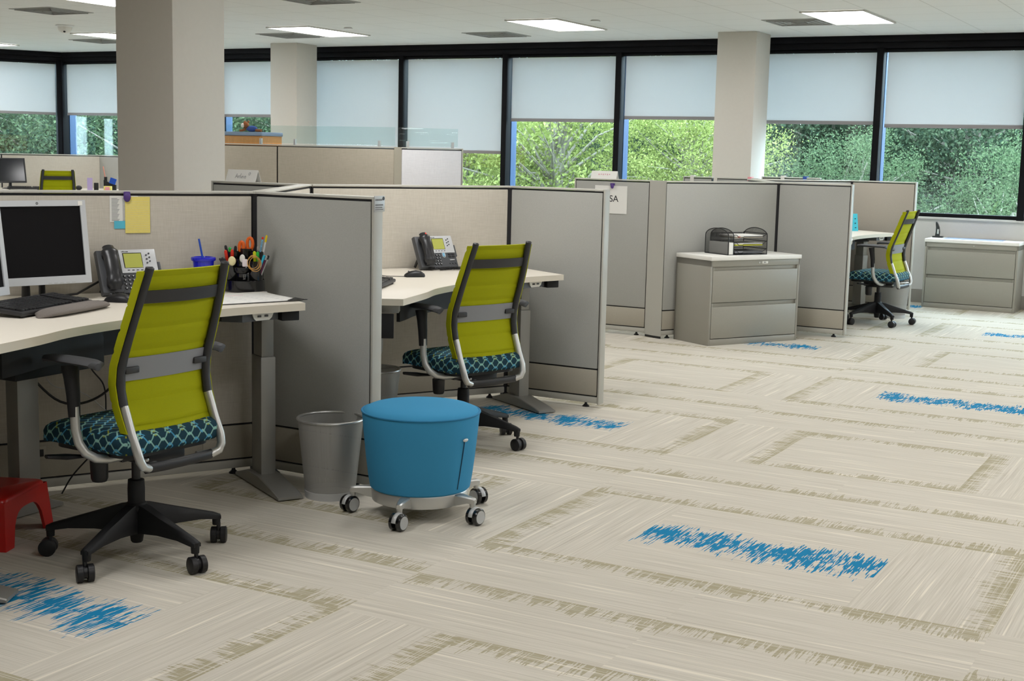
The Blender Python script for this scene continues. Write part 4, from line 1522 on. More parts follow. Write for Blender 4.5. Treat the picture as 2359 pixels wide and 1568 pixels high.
def keyboard(loc, rot, label, w, d, wrist=False, ergo=False, n=19, name='keyboard'):
    t = thing(name, label, 'keyboard', loc, rot, 'computer keyboards')
    T = Matrix.Rotation(R(5), 4, 'X')
    mb = MB(T)
    mb.bb(-w / 2, w / 2, 0, d, 0.006, 0.024, 0.006)
    mb.build('case', 'charcoal', t)
    mb = MB(T)
    kw = (w - 0.03) / n
    rows = 6
    kd = (d - (0.045 if ergo else 0.02)) / rows
    for r in range(rows):
        for c in range(n):
            if c in (int(n * 0.78),):
                continue
            if r == 0 and 3 < c < 9:
                if c == 4:
                    mb.bb(-w / 2 + 0.015 + 4 * kw, -w / 2 + 0.015 + 9 * kw - 0.002, 0.012, 0.012 + kd - 0.003, 0.022, 0.031, 0.002)
                continue
            x0 = -w / 2 + 0.015 + c * kw; y0 = 0.012 + r * kd
            mb.bb(x0 + 0.001, x0 + kw - 0.0015, y0 + 0.001, y0 + kd - 0.002, 0.022, 0.030 + 0.001 * abs(r - 2), 0.002)
    mb.build('keys', 'black', t)
    mb = MB(); 
    for sx in (-w / 2 + 0.03, w / 2 - 0.03):
        mb.bb(sx - 0.012, sx + 0.012, d - 0.03, d - 0.012, 0, 0.018, 0.002)
        mb.bb(sx - 0.012, sx + 0.012, 0.008, 0.02, 0, 0.008)
    mb.build('feet', 'black', t)
    return t


kb_rot = math.atan2(0.959, 0.284)
keyboard((-1.652, 5.235, HD1), kb_rot, 'black keyboard with rows of keys below the silver monitor on the foreground desk', 0.475, 0.215, ergo=True)
mb = MB()
rings = []
for k in range(17):
    u = -1 + 2 * k / 16
    w = 0.048 * (1 - abs(u) ** 6) ** 0.5 + 0.002
    yy = 0.012 * u * u
    hgt = 0.034 * (1 - abs(u) ** 5) ** 0.5 + 0.001
    rings.append([(u * 0.225, yy + w * math.cos(2 * PI * q / 16), max(0.0, hgt * 0.5 + hgt * 0.5 * math.sin(2 * PI * q / 16))) for q in range(16)])
mb.rings(rings)
wr = mb.build('wrist_rest', 'wrist', None, 60, (-1.588, 5.235, HD1), kb_rot)
tag(wr, 'grey-brown padded wrist rest in front of the foreground keyboard', 'wrist rest')
x, y = -0.53, 6.80
keyboard((-0.505, 6.90, HD2), R(82), 'dark keyboard corner on the second desk, beside the nameplate panel edge', 0.44, 0.15, name='keyboard')


def mouse(loc, rot, label, cord):
    t = thing('computer_mouse', label, 'computer mouse', loc, rot, 'black computer mice')
    mb = MB()
    rings = []
    for u, w, hh in ((-1, 0.012, 0.010), (-0.93, 0.022, 0.020), (-0.6, 0.030, 0.033), (-0.1, 0.031, 0.038), (0.4, 0.029, 0.033), (0.8, 0.025, 0.022), (0.96, 0.018, 0.014), (1, 0.010, 0.010)):
        rings.append([(w * math.cos(q), u * 0.058, 0.003) if math.sin(q) < 0 else (w * math.cos(q), u * 0.058, 0.003 + (hh - 0.003) * math.sin(q) ** 0.7) for q in [2 * PI * k / 20 for k in range(20)]])
    mb.rings(rings)
    mb.bb(-0.028, 0.028, -0.05, 0.05, 0, 0.004)
    mb.build('shell', 'black', t, 60)
    mb = MB(); mb.tube([(0, 0.030, 0.029), (0, 0.034, 0.032), (0, 0.038, 0.029)], 0.0035, 8); mb.build('scroll_wheel', 'dgrey', t)
    mb = MB(); mb.tube([(x, y, 0.003) for x, y in smooth_curve(cord, 6)], 0.0019, 6); mb.build('mouse_cord', 'black', t)
    return t


x, y = -0.395, 7.50
mouse((x, y, HD2), R(105), 'black computer mouse in front of the second telephone', [(0, 0.056), (0.01, 0.10), (0.03, 0.15), (0.10, 0.19)])
mouse((-1.525, 5.615, HD1), R(80), 'black computer mouse in front of the first telephone, beside the wrist rest', [(0, 0.056), (-0.02, 0.08), (-0.05, 0.10), (-0.08, 0.11)])
t = thing('trinket', 'tiny pink and grey trinket beside the foreground mouse', 'trinket', (-1.445, 5.60, HD1))
mb = MB(); mb.sphere((0, 0, 0.008), 0.009, (1.3, 0.8, 0.85), 10); mb.sphere((-0.015, -0.008, 0.005), 0.006, (1, 1.4, 0.8), 10); mb.build('pink_bead', 'pinkpad', t)
mb = MB(); mb.sphere((0.012, 0.012, 0.008), 0.010, (1.2, 1, 0.8), 10); mb.build('grey_bead', 'dgrey', t)
# small computer under the wing of the second desk
t = thing('computer_box', 'silver-edged computer box under the second desk, just right of the nameplate panel', 'computer', (-0.615, 6.62, 0.50), R(0))
mb = MB(); mb.bb(-0.10, 0.09, 0, 0.33, 0, 0.13, 0.004); mb.build('case', 'legmetal', t)
mb = MB(); mb.bb(-0.094, 0.084, -0.008, 0.0, 0.006, 0.124, 0.003); mb.build('front_panel', 'silverp', t)
mb = MB(); mb.bb(0.062, 0.072, -0.0095, -0.007, 0.10, 0.112); mb.build('power_light', 'cup', t)
mb = MB(); mb.bb(-0.10, -0.09, 0.04, 0.06, 0.13, 0.305); mb.bb(0.08, 0.09, 0.04, 0.06, 0.13, 0.305); mb.bb(-0.10, 0.09, 0.04, 0.06, -0.004, 0.0); mb.build('bracket', 'legmetal', t)

# ------------------------------------------------------------------ things on the foreground desk
t = thing('tumbler', 'dark blue lidded tumbler with a straw against the cream panel', 'tumbler', (-1.262, 6.045, HD1))
mb = MB(); mb.lathe([(0.0001, 0.002), (0.032, 0.002), (0.034, 0.006), (0.047, 0.142), (0.0475, 0.146), (0.0001, 0.146)], seg=36, cap=False); mb.build('cup', 'cup', t)
mb = MB(); mb.lathe([(0.053, 0.144), (0.055, 0.148), (0.055, 0.156), (0.052, 0.160), (0.044, 0.160), (0.042, 0.156), (0.0001, 0.156)], seg=36, cap=False); mb.build('lid', 'cup', t)
mb = MB(); mb.tube([(0.02, -0.0, 0.02), (-0.006, 0.0, 0.17), (-0.020, 0.004, 0.240)], 0.0045, 10); mb.build('straw', 'straw', t)

# rotating desk organizer
OX, OY = -1.100, 6.155
OZ = HD1
t = thing('desk_organizer', 'black round desk organizer full of pens in the foreground desk corner', 'desk organizer', (OX, OY, OZ))
mb = MB(); mb.lathe([(0.0001, 0.0), (0.090, 0.0), (0.094, 0.004), (0.094, 0.052), (0.090, 0.054), (0.088, 0.012), (0.0001, 0.012)], seg=40, cap=False); mb.build('base_tray', 'blackgloss', t)
mb = MB(); mb.lathe([(0.0001, 0.012), (0.060, 0.012), (0.058, 0.09), (0.056, 0.095), (0.0001, 0.095)], seg=32, cap=False); mb.build('core', 'blackgloss', t)


def ocup(a, r, z0, z1, rad=0.034, name='pen_cup', parent=t):
    cx, cy = r * math.cos(R(a)), r * math.sin(R(a))
    mb = MB(); mb.lathe([(0.0001, z0), (rad - 0.002, z0), (rad, z0 + 0.004), (rad, z1), (rad - 0.003, z1), (rad - 0.004, z0 + 0.012), (0.0001, z0 + 0.012)], (cx, cy, 0), 24, False)
    return mb.build(name, 'blackgloss', parent)


for a, r, z0, z1 in ((165, 0.058, 0.050, 0.178), (90, 0.036, 0.05, 0.192), (25, 0.056, 0.050, 0.178), (-25, 0.060, 0.050, 0.140), (210, 0.060, 0.050, 0.135), (-90, 0.030, 0.05, 0.150)):
    ocup(a, r, z0, z1)
mb = MB(); mb.lathe([(0.0001, 0.085), (0.026, 0.085), (0.030, 0.09), (0.037, 0.112), (0.035, 0.114), (0.026, 0.095), (0.0001, 0.095)], (0, -0.056, 0), 28, False); mb.build('clip_dish', 'blackgloss', t)


def pen(name, label, cat, p0, p1, r, m, capm=None, capf=0.3, group='pens and markers in the desk organizer', tip=None):
    a, b = Vector(p0), Vector(p1)
    t = thing(name, label, cat, (OX, OY, OZ), 0, group)
    mb = MB(); e = a + (b - a) * (1 - capf if capm else 1.0)
    mb.tube([a, a + (e - a) * 0.05, e], [r * 0.5, r, r], 12); mb.build('barrel', m, t)
    if capm:
        mb = MB(); mb.tube([e, e + (b - e) * 0.1, e + (b - e) * 0.85, b], [r, r * 1.15, r * 1.1, r * 0.6], 12); mb.build('cap', capm, t)
    return t


pen('marker', 'red marker leaning at the left front of the organizer', 'marker', (-0.066, 0.0, 0.075), (-0.076, -0.045, 0.187), 0.0065, 'redpen', 'redpen', 0.35)
pen('marker', 'second red marker, just right of the leftmost red one', 'marker', (-0.056, 0.005, 0.075), (-0.046, -0.042, 0.190), 0.0065, 'redpen', 'redpen', 0.35)
pen('marker', 'black marker standing behind the red markers', 'marker', (-0.062, 0.02, 0.075), (-0.088, 0.018, 0.205), 0.006, 'black', 'black', 0.3)
pen('marker', 'black marker standing right of the green-tipped one', 'marker', (-0.050, 0.022, 0.075), (-0.042, 0.018, 0.203), 0.006, 'black', 'black', 0.3)
pen('marker', 'green-tipped marker among the red and black markers', 'marker', (-0.058, 0.012, 0.075), (-0.064, -0.006, 0.198), 0.006, 'black', 'green', 0.2)
pen('highlighter', 'yellow highlighter at the right of the organizer', 'highlighter', (0.050, 0.010, 0.075), (0.052, -0.030, 0.183), 0.0068, 'hiyel', 'hiyel', 0.3)
pen('highlighter', 'bright green highlighter right of the yellow one', 'highlighter', (0.060, 0.015, 0.075), (0.066, -0.026, 0.181), 0.0068, 'green', 'green', 0.3)
pen('pencil', 'blue patterned pencil with red eraser standing tall in the organizer', 'pencil', (0.050, 0.035, 0.075), (0.082, 0.020, 0.246), 0.0042, 'pencilblue', 'redpen', 0.06)
pen('pencil', 'white pencil with a yellow topper, tallest in the organizer', 'pencil', (0.062, 0.035, 0.075), (0.100, 0.020, 0.255), 0.0042, 'cloth_white', 'topyel', 0.18)
pen('ballpoint_pen', 'aqua pen leaning out at the right of the organizer', 'pen', (0.066, -0.045, 0.075), (0.098, -0.035, 0.168), 0.0055, 'aqua', 'aqua', 0.2)
pen('ballpoint_pen', 'maroon pen leaning out right of the aqua one', 'pen', (0.074, -0.042, 0.068), (0.107, -0.028, 0.165), 0.0055, 'maroon', 'silver', 0.2)
pen('ballpoint_pen', 'silver and black pen, outermost on the right of the organizer', 'pen', (0.082, -0.036, 0.075), (0.114, -0.018, 0.165), 0.005, 'silver', 'black', 0.2)
pen('ballpoint_pen', 'white-clipped pen behind the highlighters', 'pen', (0.052, 0.03, 0.075), (0.060, 0.012, 0.205), 0.004, 'cloth_white', 'silver', 0.25)
for k, (dx, dz) in enumerate(((-0.118, 0.150), (-0.107, 0.154), (-0.097, 0.149))):
    lab = ['black pen at the left of the organizer, leftmost of three short ones', 'black pen at the left of the organizer, middle of three short ones', 'black pen at the left of the organizer, rightmost of three short ones'][k]
    pen('ballpoint_pen', lab, 'pen', (-0.058 + 0.004 * k, -0.034, 0.075), (dx + 0.014, -0.040, dz), 0.0045, 'black', 'charcoal', 0.3)
t = thing('scissors', 'scissors with orange handles standing in the organizer', 'scissors', (OX, OY, OZ))
mb = MB(); mb.tube([(0.0, 0.035, 0.185)] + [(0.022 + 0.013 * math.cos(R(q)), 0.028, 0.213 + 0.028 * math.sin(R(q))) for q in range(240, -61, -30)] + [(0.006, 0.035, 0.180)], 0.0075, 10); mb.build('handle', 'orange', t)
mb = MB(); mb.tube([(0.0, 0.03, 0.180)] + [(-0.014 + 0.010 * math.cos(R(q)), 0.015, 0.198 + 0.024 * math.sin(R(q))) for q in range(-60, 241, 30)] + [(-0.004, 0.03, 0.178)], 0.0085, 10); mb.build('handle', 'orange', t)
mb = MB(); mb.box((-0.002, 0.032, 0.135), (0.012, 0.003, 0.10), None, 0.001); mb.build('blade', 'steel', t)
t = thing('rubber_bands', 'loops of tan rubber bands hanging on the front of the organizer', 'rubber bands', (OX, OY, OZ))
for k in range(5):
    mb = MB(); cx = 0.056 + 0.003 * k; ra, rb_ = 0.024 + 0.003 * (k % 3), 0.028 + 0.003 * ((k * 2) % 3)
    mb.tube([(cx + ra * math.cos(R(q)), -0.094 - 0.0015 * k - 0.004 * math.sin(R(q * 2)), 0.140 - 0.002 * k + rb_ * math.sin(R(q))) for q in range(0, 361, 15)], 0.0013, 6); mb.build('band', 'rubber', t)
t0 = tag(MB().sphere((0, 0, 0), 0.016, (1.1, 0.6, 1.35), 12).build('eraser', 'eraser', None, 40, (OX - 0.040, OY - 0.082, OZ + 0.142)), 'cream eraser at the left front of the organizer', 'eraser', 'erasers in the desk organizer')
tag(MB().sphere((0, 0, 0), 0.015, (0.85, 0.6, 1.25), 12).build('eraser', 'paper2', None, 40, (OX + 0.006, OY - 0.078, OZ + 0.154)), 'ivory eraser in the middle of the organizer front', 'eraser', 'erasers in the desk organizer')
tag(MB().bb(-0.013, 0.013, -0.006, 0.006, -0.017, 0.017, 0.006).build('eraser', 'whiteer', None, 40, (OX + 0.020, OY - 0.088, OZ + 0.135)), 'white eraser hanging beside the rubber bands', 'eraser', 'erasers in the desk organizer')
mb = MB(); mb.tube([(0.0, -0.096, 0.066), (0.009, -0.096, 0.066), (0.009, -0.096, 0.088), (0.002, -0.096, 0.088), (0.002, -0.096, 0.070), (0.007, -0.096, 0.070)], 0.0007, 5)
tag(mb.build('paper_clip', 'steel', None, 40, (OX + 0.012, OY, OZ - 0.004)), 'small wire paper clip on the front of the organizer', 'paper clip')

# desk calendar pad
ca = math.atan2(0.60, 0.80)
t = thing('desk_calendar', 'white desk calendar pad with black corners at the right end of the foreground desk', 'desk calendar', (-0.785, 5.795, HD1 + 0.001), ca)
mb = MB(); mb.bb(-0.56, 0.0, 0.0, 0.335, 0, 0.002); mb.build('backing', 'black', t)
mb = MB(); mb.bb(-0.557, -0.006, 0.004, 0.332, 0.002, 0.005, 0.001); pg = mb.build('page', 'paper', t)
mb = MB(); mb.bb(-0.56, 0.0, 0.322, 0.337, 0.005, 0.008, 0.001); mb.build('header_strip', 'paper2', t)
mb = MB()
for i in range(6):
    mb.bb(-0.55, -0.012, 0.012 + i * 0.043, 0.0128 + i * 0.043, 0.005, 0.0053)
for i in range(8):
    mb.bb(-0.55 + i * 0.0768, -0.5492 + i * 0.0768, 0.012, 0.228, 0.005, 0.0053)
for i in range(7):
    for j in range(5):
        mb.bb(-0.54 + i * 0.0768, -0.528 + i * 0.0768, 0.045 + j * 0.043, 0.050 + j * 0.043, 0.005, 0.0053)
for i in range(9):
    mb.bb(-0.40 + i * 0.017, -0.387 + i * 0.017, 0.27, 0.285, 0.005, 0.0053)
mb.build('printed_grid', 'paleprint', pg)
mb = MB(); mb.bb(-0.235, -0.15, 0.262, 0.267, 0.005, 0.0054); mb.build('red_underline', 'pinkink', pg)
mb = MB(); mb.prism([(0.004, -0.004), (0.004, 0.075), (-0.075, -0.004)], 0.0052, 0.0075); mb.bb(0.0, 0.022, -0.004, 0.012, 0.003, 0.006, 0.001); mb.build('corner_holder', 'black', t)

# ------------------------------------------------------------------ papers pinned to the cream panel
FB = R(210)


def on_back1(name, m, e1, z, w, h, off, label, cat, group=None, parts=None):
    """panel face of the foreground cream panel; (e1,z) top-left corner seen from the desk"""
    x, y = loc_on(J1, e1, 0.0345 + off)
    t = thing(name, label, cat, (x, y, z), R(30), group)
    mb = MB(); mb.bb(0, w, -0.0006, 0.0006, -h, 0); mb.build('sheet', m, t)
    return t


t = on_back1('paper_list', 'paper', 0.690, 1.310, 0.125, 0.115, 0.0015, 'white printed list pinned left of the yellow note on the cream panel', 'paper')
mb = MB()
for i in range(19):
    for j in range(2):
        mb.bb(0.008 + j * 0.048, 0.008 + j * 0.048 + 0.034 * (0.75 + 0.25 * ((i * 7 + j * 3) % 4) / 3), -0.0011, -0.0006, -0.012 - i * 0.0054, -0.0098 - i * 0.0054)
mb.build('printed_lines', 'print', t)
on_back1('sticky_note', 'sticky', 0.672, 1.200, 0.075, 0.034, 0.0030, 'light blue sticky note under the white list on the cream panel', 'sticky note')
t = on_back1('yellow_note', 'yellow', 0.6235, 1.306, 0.110, 0.160, 0.0045, 'yellow lined note sheet pinned on the cream panel', 'paper')
mb = MB()
for i in range(14):
    mb.bb(0.004, 0.106, -0.0009, -0.0006, -0.022 - i * 0.0095, -0.0215 - i * 0.0095)
mb.build('ruled_lines', 'paper2', t)
x, y = loc_on(J1, 0.626, 0.0375)
t = thing('panel_clip', 'purple clip holding the papers on the cream panel', 'clip', (x, y, 1.293), R(30), 'purple clips')
mb = MB(); mb.sphere((0.010, -0.010, 0.012), 0.016, (1.0, 0.45, 1.35), 14); mb.bb(-0.004, 0.025, -0.013, 0.001, 0.018, 0.036, 0.004); mb.build('clip_body', 'purple', t)
# power outlets in the kick strip
for e1, z, lab in ((1.035, 0.19, 'black double power outlet low on the cream panel behind the foreground chair seat'), (0.23, 0.145, 'grey blank outlet plate low on the cream panel, right of the foreground chair')):
    x, y = loc_on(J1, e1, 0.0345)
    t = thing('outlet', lab, 'power outlet', (x, y, z), R(30), 'power outlets low on the cream panel')
    mb = MB(); mb.bb(-0.05, 0.05, -0.004, 0.001, -0.03, 0.03, 0.002); mb.build('plate', 'kick', t)
    for sx in ((-0.022, 0.022) if z > 0.16 else ()):
        mb = MB(); mb.bb(sx - 0.017, sx + 0.017, -0.007, -0.003, -0.016, 0.016, 0.003); mb.build('socket', 'black', t)


# ------------------------------------------------------------------ loose cables under the foreground desk
def cable(pts, r, m, label):
    c = []
    P = [Vector(p) for p in pts]
    P = [P[0] * 2 - P[1]] + P + [P[-1] * 2 - P[-2]]
    for i in range(1, len(P) - 2):
        for k in range(8):
            u = k / 8
            a, b, cc, d = P[i - 1:i + 3]
            c.append(0.5 * (2 * b + (cc - a) * u + (2 * a - 5 * b + 4 * cc - d) * u * u + (3 * b - a - 3 * cc + d) * u ** 3))
    c.append(P[-2])
    mb = MB(); mb.tube(c, r, 8)
    tag(mb.build('cable', m, None, 60), label, 'cable', 'cables under the foreground desk')


def L3(e1, e2, z):
    x, y = loc_on(J1, e1, e2)
    return (x, y, z)


cable([L3(1.18, 0.10, 0.84), L3(1.10, 0.09, 0.62), L3(0.93, 0.08, 0.42), L3(0.75, 0.09, 0.44), L3(0.62, 0.10, 0.62), L3(0.55, 0.12, 0.84)], 0.0055, 'black', 'thick black cable sagging across under the foreground desk')
cable([L3(0.72, 0.10, 0.85), L3(0.74, 0.09, 0.70), L3(0.80, 0.08, 0.58), L3(0.74, 0.07, 0.48), L3(0.73, 0.065, 0.37), L3(0.74, 0.06, 0.25)], 0.0035, 'black', 'thin black cable hanging straight down under the foreground desk')
cable([L3(0.66, 0.12, 0.33), L3(0.78, 0.10, 0.20), L3(0.88, 0.08, 0.09), L3(0.93, 0.07, 0.006)], 0.0035, 'black', 'black cable slanting down to the carpet behind the foreground chair')
cable([L3(1.0, 0.09, 0.80), L3(0.98, 0.07, 0.52), L3(0.85, 0.07, 0.46), L3(0.77, 0.07, 0.40), L3(0.70, 0.06, 0.30), L3(0.80, 0.05, 0.15)], 0.002, 'silverp', 'thin pale wire looping under the foreground desk')
# monitor cable on the desk
mb = MB(); mb.tube([(x, y, HD1 + 0.006 + z) for x, y, z in ((-1.60, 5.90, 0.10), (-1.68, 5.86, 0.05), (-1.74, 5.76, 0.008), (-1.84, 5.66, 0.0), (-1.95, 5.52, 0.0), (-2.02, 5.36, 0.0), (-2.05, 5.2, 0.0))], 0.005, 8)
tag(mb.build('cable', 'black', None, 60), 'black cable lying on the foreground desk behind the keyboard', 'cable', 'cables under the foreground desk')

# ------------------------------------------------------------------ red step stool
t = thing('step_stool', 'glossy red plastic step stool under the foreground desk at the left edge', 'step stool', (-1.885, 5.18, 0), R(82.5))
W_, D_, HH = 0.20, 0.125, 0.195
mb = MB()
rings = []
for z, s in ((HH - 0.022, 1.0), (HH - 0.006, 0.985), (HH, 0.94)):
    o = []
    for cx, cy, a0 in ((W_ - 0.035, D_ - 0.035, 0), (-W_ + 0.035, D_ - 0.035, 90), (-W_ + 0.035, -D_ + 0.035, 180), (W_ - 0.035, -D_ + 0.035, 270)):
        for k in range(5):
            a = R(a0 + 22.5 * k)
            o.append(((cx + 0.035 * math.cos(a)) * s * 0.88, (cy + 0.035 * math.sin(a)) * s * 0.88, z))
    rings.append(o)
mb.rings(rings)
mb.build('top', 'red', t, 50)


def arch(p, q, out):
    """side skirt with an arched opening between corners p and q (bottom corners spread outwards)"""
    mb = MB()
    n = 24
    P0, Q0 = Vector(p), Vector(q)
    o = Vector(out)
    topi, boto = 0.88, 1.0
    oz = []
    vr = []
    for k in range(n + 1):
        u = k / n
        zlow = 0.0
        e = min(u, 1 - u)
        if e > 0.17:
            s = (abs(u - 0.5) / 0.33)
            zlow = 0.135 * math.sqrt(max(0.0, 1 - min(1, s) ** 3.5))
        col = []
        for z in (zlow, (zlow + HH - 0.01) / 2, HH - 0.012):
            f = boto + (topi - boto) * z / HH
            b = (P0 * (1 - u) + Q0 * u) * f
            col.append((b.x, b.y, z))
        vr.append(col)
    for col in (vr,):
        for k in range(n):
            for j in range(2):
                a, b, c, d = vr[k][j], vr[k + 1][j], vr[k + 1][j + 1], vr[k][j + 1]
                mb.quad([a, b, c, d])
                th = Vector((-out[0] * 0.012, -out[1] * 0.012, 0))
                mb.quad([Vector(d) + th, Vector(c) + th, Vector(b) + th, Vector(a) + th])
            a, b = vr[k][0], vr[k + 1][0]
            th = Vector((-out[0] * 0.012, -out[1] * 0.012, 0))
            mb.quad([Vector(a), Vector(a) + th, Vector(b) + th, Vector(b)])
    bmesh.ops.remove_doubles(mb.bm, verts=mb.bm.verts[:], dist=1e-5)
    return mb.build('leg_panel', 'red', t, 50)


arch((W_, -D_), (W_, D_), (1, 0)); arch((-W_, D_), (-W_, -D_), (-1, 0)); arch((-W_, -D_), (W_, -D_), (0, -1)); arch((W_, D_), (-W_, D_), (0, 1))

# ------------------------------------------------------------------ nameplate, name cards, paper sign
ea = E1 + UA * 0.0125
t = thing('nameplate', 'small metal nameplate at the top of the panel end above the blue stool', 'nameplate', (ea.x, ea.y, H1), math.atan2(UA.y, UA.x) + PI / 2)
# local x across the end cap (away), -y outwards
mb = MB(); mb.bb(-0.036, 0.044, -0.0035, 0.0, -0.066, 0.004, 0.001); mb.build('plate', 'silverp', t)
for z, w, hh in ((-0.014, 0.05, 0.008), (-0.036, 0.060, 0.007), (-0.047, 0.052, 0.005), (-0.056, 0.058, 0.004)):
    mb = MB()
    k = 0
    xx = -0.030
    while xx < -0.030 + w:
        mb.bb(xx, xx + 0.0045, -0.0042, -0.0034, z - hh / 2, z + hh / 2); xx += 0.0062
    mb.build('engraved_line', 'print', t)
mb = MB(); mb.tube([(0.033, -0.0034, -0.008), (0.033, -0.0043, -0.008)], 0.0085, 18); mb.build('round_emblem', 'charcoal', t)


def tent(loc, rot, w, h, label, txt, ink, size, xoff):
    t = thing('name_card', label, 'name card', loc, rot, 'folded name cards on the panel tops')
    mb = MB()
    s = 0.028
    th = 0.0008
    mb.rings([[(x, -s, 0), (x, 0, h), (x, s, 0), (x, s - 0.0015, 0), (x, 0, h - 0.0035), (x, -s + 0.0015, 0)] for x in (-w / 2, w / 2)])
    mb.build('card', 'paper', t, 20)
    ang = math.atan2(h, s)
    if txt:
        text_part(txt, size, 'handwriting', ink, t, (xoff, -s * 0.52 - 0.001, h * 0.48), rx=ang, shear=0.12)
    return t


q = J2 + DA * 0.455
t = tent((q.x, q.y, H1), WROT, 0.225, 0.070, 'white folded name card with pencil handwriting beside the near column', None, None, 0, 0)
HW = [[(0, 0), (.35, 1), (.7, 0)], [(.12, .38), (.6, .38)], [(.9, 0), (.9, .55)], [(.9, .4), (1.05, .55), (1.2, .5)], [(1.45, 0), (1.45, 1.05)], [(1.75, 0), (1.75, .5)], [(1.75, .75), (1.75, .82)],
      [(2.0, 0), (2.0, .5)], [(2.0, .35), (2.2, .52), (2.38, .4), (2.38, 0)], [(2.65, .28), (3.05, .30), (3.0, .5), (2.8, .55), (2.62, .35), (2.68, .08), (2.9, 0), (3.1, .1)]]
HW.append([(3.9 + .30 * math.cos(R(a)) * (1 - a / 1500), 1.0 + .33 * math.sin(R(a)) * (1 - a / 1500)) for a in range(20, 460, 30)])
mb = MB()
for st in HW:
    mb.tube([(-0.045 + 0.026 * u, -0.0284 + (0.020 + 0.027 * v) * 0.4 - 0.0006, 0.020 + 0.027 * v) for u, v in st], 0.0007, 5)
mb.build('handwriting', 'pencilink', t)
q = SA1 + DA * 0.44
t = tent((q.x, q.y, H1), WROT, 0.245, 0.066, 'white folded name card with faint pink writing on the panel above the paper sign', None, None, 0, 0)
mb = MB()
for k in range(6):
    mb.bb(-0.05 + k * 0.02, -0.042 + k * 0.02, -0.0165, -0.0158, 0.030 + 0.004 * (k % 2), 0.042)
mb.build('faint_writing', 'pinkink', t)
# paper sign
q = SA1 + DA * 0.205 - UN * 0.0365
t = thing('paper_sign', 'white paper sign with black letters pinned to the grey panel beyond the middle chair', 'sign', (q.x, q.y, 1.275), WROT)
mb = MB(); mb.bb(-0.215 - 0.09, 0, -0.0008, 0.0, -0.238, 0); mb.build('sheet', 'paper', t)
text_part('BSA', 0.078, 'letters', 'ink', t, (-0.146, -0.0014, -0.113))
q2 = q + UA * -0.138 - UN * 0.002
t = thing('panel_clip', 'purple clip holding the white paper sign', 'clip', (q2.x, q2.y, 1.255), WROT, 'purple clips')
mb = MB(); mb.sphere((0, -0.010, 0.016), 0.017, (0.9, 0.5, 1.25), 14); mb.bb(-0.018, 0.022, -0.014, 0.0, 0.022, 0.042, 0.004); mb.build('clip_body', 'purple', t)

# ------------------------------------------------------------------ letter tray on the file cabinet
CB = Matrix.Translation((1.835, 10.941, HC)) @ Matrix.Rotation(R(30), 4, 'Z')
o = CB @ Vector((0.245, 0.085, 0))
t = thing('letter_tray', 'black wire mesh letter tray with rounded ends on the file cabinet', 'letter tray', o, R(30))
TW, TD, TH = 0.42, 0.30, 0.165


def arched(x, name, wire=True):
    pts = [(x, 0.0, 0.0), (x, 0.0, 0.155)] + [(x, TD / 2 - TD / 2 * math.cos(R(a)), 0.155 + 0.062 * math.sin(R(a))) for a in range(10, 171, 10)] + [(x, TD, 0.155), (x, TD, 0.0)]
    mb = MB(); mb.tube(pts + [pts[0]], 0.0036, 8); o = mb.build(name + '_wire', 'black', t)
    mb = MB(); mb.quad(pts, 0, [(p[1], p[2]) for p in pts]); mb.build(name + '_mesh', 'blackmesh', o)


arched(0.0, 'end'); arched(0.055, 'divider'); arched(TW, 'end')
for k, z in enumerate((0.012, 0.075, 0.138)):
    mb = MB()
    mb.quad([(0.055, 0.0, z), (TW, 0.0, z), (TW, TD, z), (0.055, TD, z)], 0, [(0, 0), (TW, 0), (TW, TD), (0, TD)])
    mb.quad([(0.055, TD, z), (TW, TD, z), (TW, TD, z + 0.03), (0.055, TD, z + 0.03)], 0, [(0, 0), (TW, 0), (TW, 0.03), (0, 0.03)])
    o = mb.build('shelf', 'blackmesh', t)
    mb = MB()
    mb.tube([(0.057, 0.0, z + 0.030), (0.085, 0.0, z + 0.028), (0.115, 0.0, z + 0.004), (0.15, 0.0, z + 0.004), (0.165, 0.0, z + 0.014), (TW - 0.045, 0.0, z + 0.014), (TW - 0.02, 0.0, z + 0.030), (TW, 0.0, z + 0.036)], 0.0028, 8)
    mb.tube([(TW - 0.003, 0, z + 0.036), (TW - 0.003, TD, z + 0.036)], 0.003, 8)
    mb.tube([(0.057, TD, z + 0.03), (TW, TD, z + 0.03)], 0.003, 8)
    mb.build('shelf_wire', 'black', o)
mb = MB(); mb.tube([(0.0, 0, 0.003), (0.0, TD, 0.003), (TW, TD, 0.003), (TW, 0.0, 0.003), (0.0, 0, 0.003)], 0.003, 8); mb.build('bottom_wire', 'black', t)
mm = Matrix.Translation(t.location) @ Matrix.Rotation(R(30), 4, 'Z')
for z, hgt, ms, lab in ((0.014, 0.016, 'print', 'thin grey paper stack on the bottom shelf of the letter tray'), (0.077, 0.020, 'paper', 'white papers over a yellow pad on the middle shelf of the letter tray'), (0.140, 0.022, 'paper', 'white paper stack on the top shelf of the letter tray')):
    q = mm @ Vector((0.085, 0.012, z))
    p = thing('paper_stack', lab, 'papers', q, R(30), 'paper stacks in the letter tray')
    mb = MB(); mb.bb(0, 0.295, 0, 0.22, 0.0 if ms != 'paper' else 0.010, hgt, 0.001); mb.build('sheets', ms, p)
    if z == 0.077:
        mb = MB(); mb.bb(0, 0.295, 0, 0.22, 0.0, 0.0095, 0.001); mb.build('yellow_pad', 'hiyel', p)
    elif z > 0.1:
        mb = MB(); mb.bb(0.0, 0.295, 0, 0.22, 0.0, 0.0095, 0.001); mb.build('folder', 'taupe', p)
        mb = MB(); mb.bb(0.02, 0.05, -0.001, 0.0, 0.0, 0.016); mb.build('coloured_tab', 'salmon', p)
q = mm @ Vector((0.006, 0.006, 0.006))
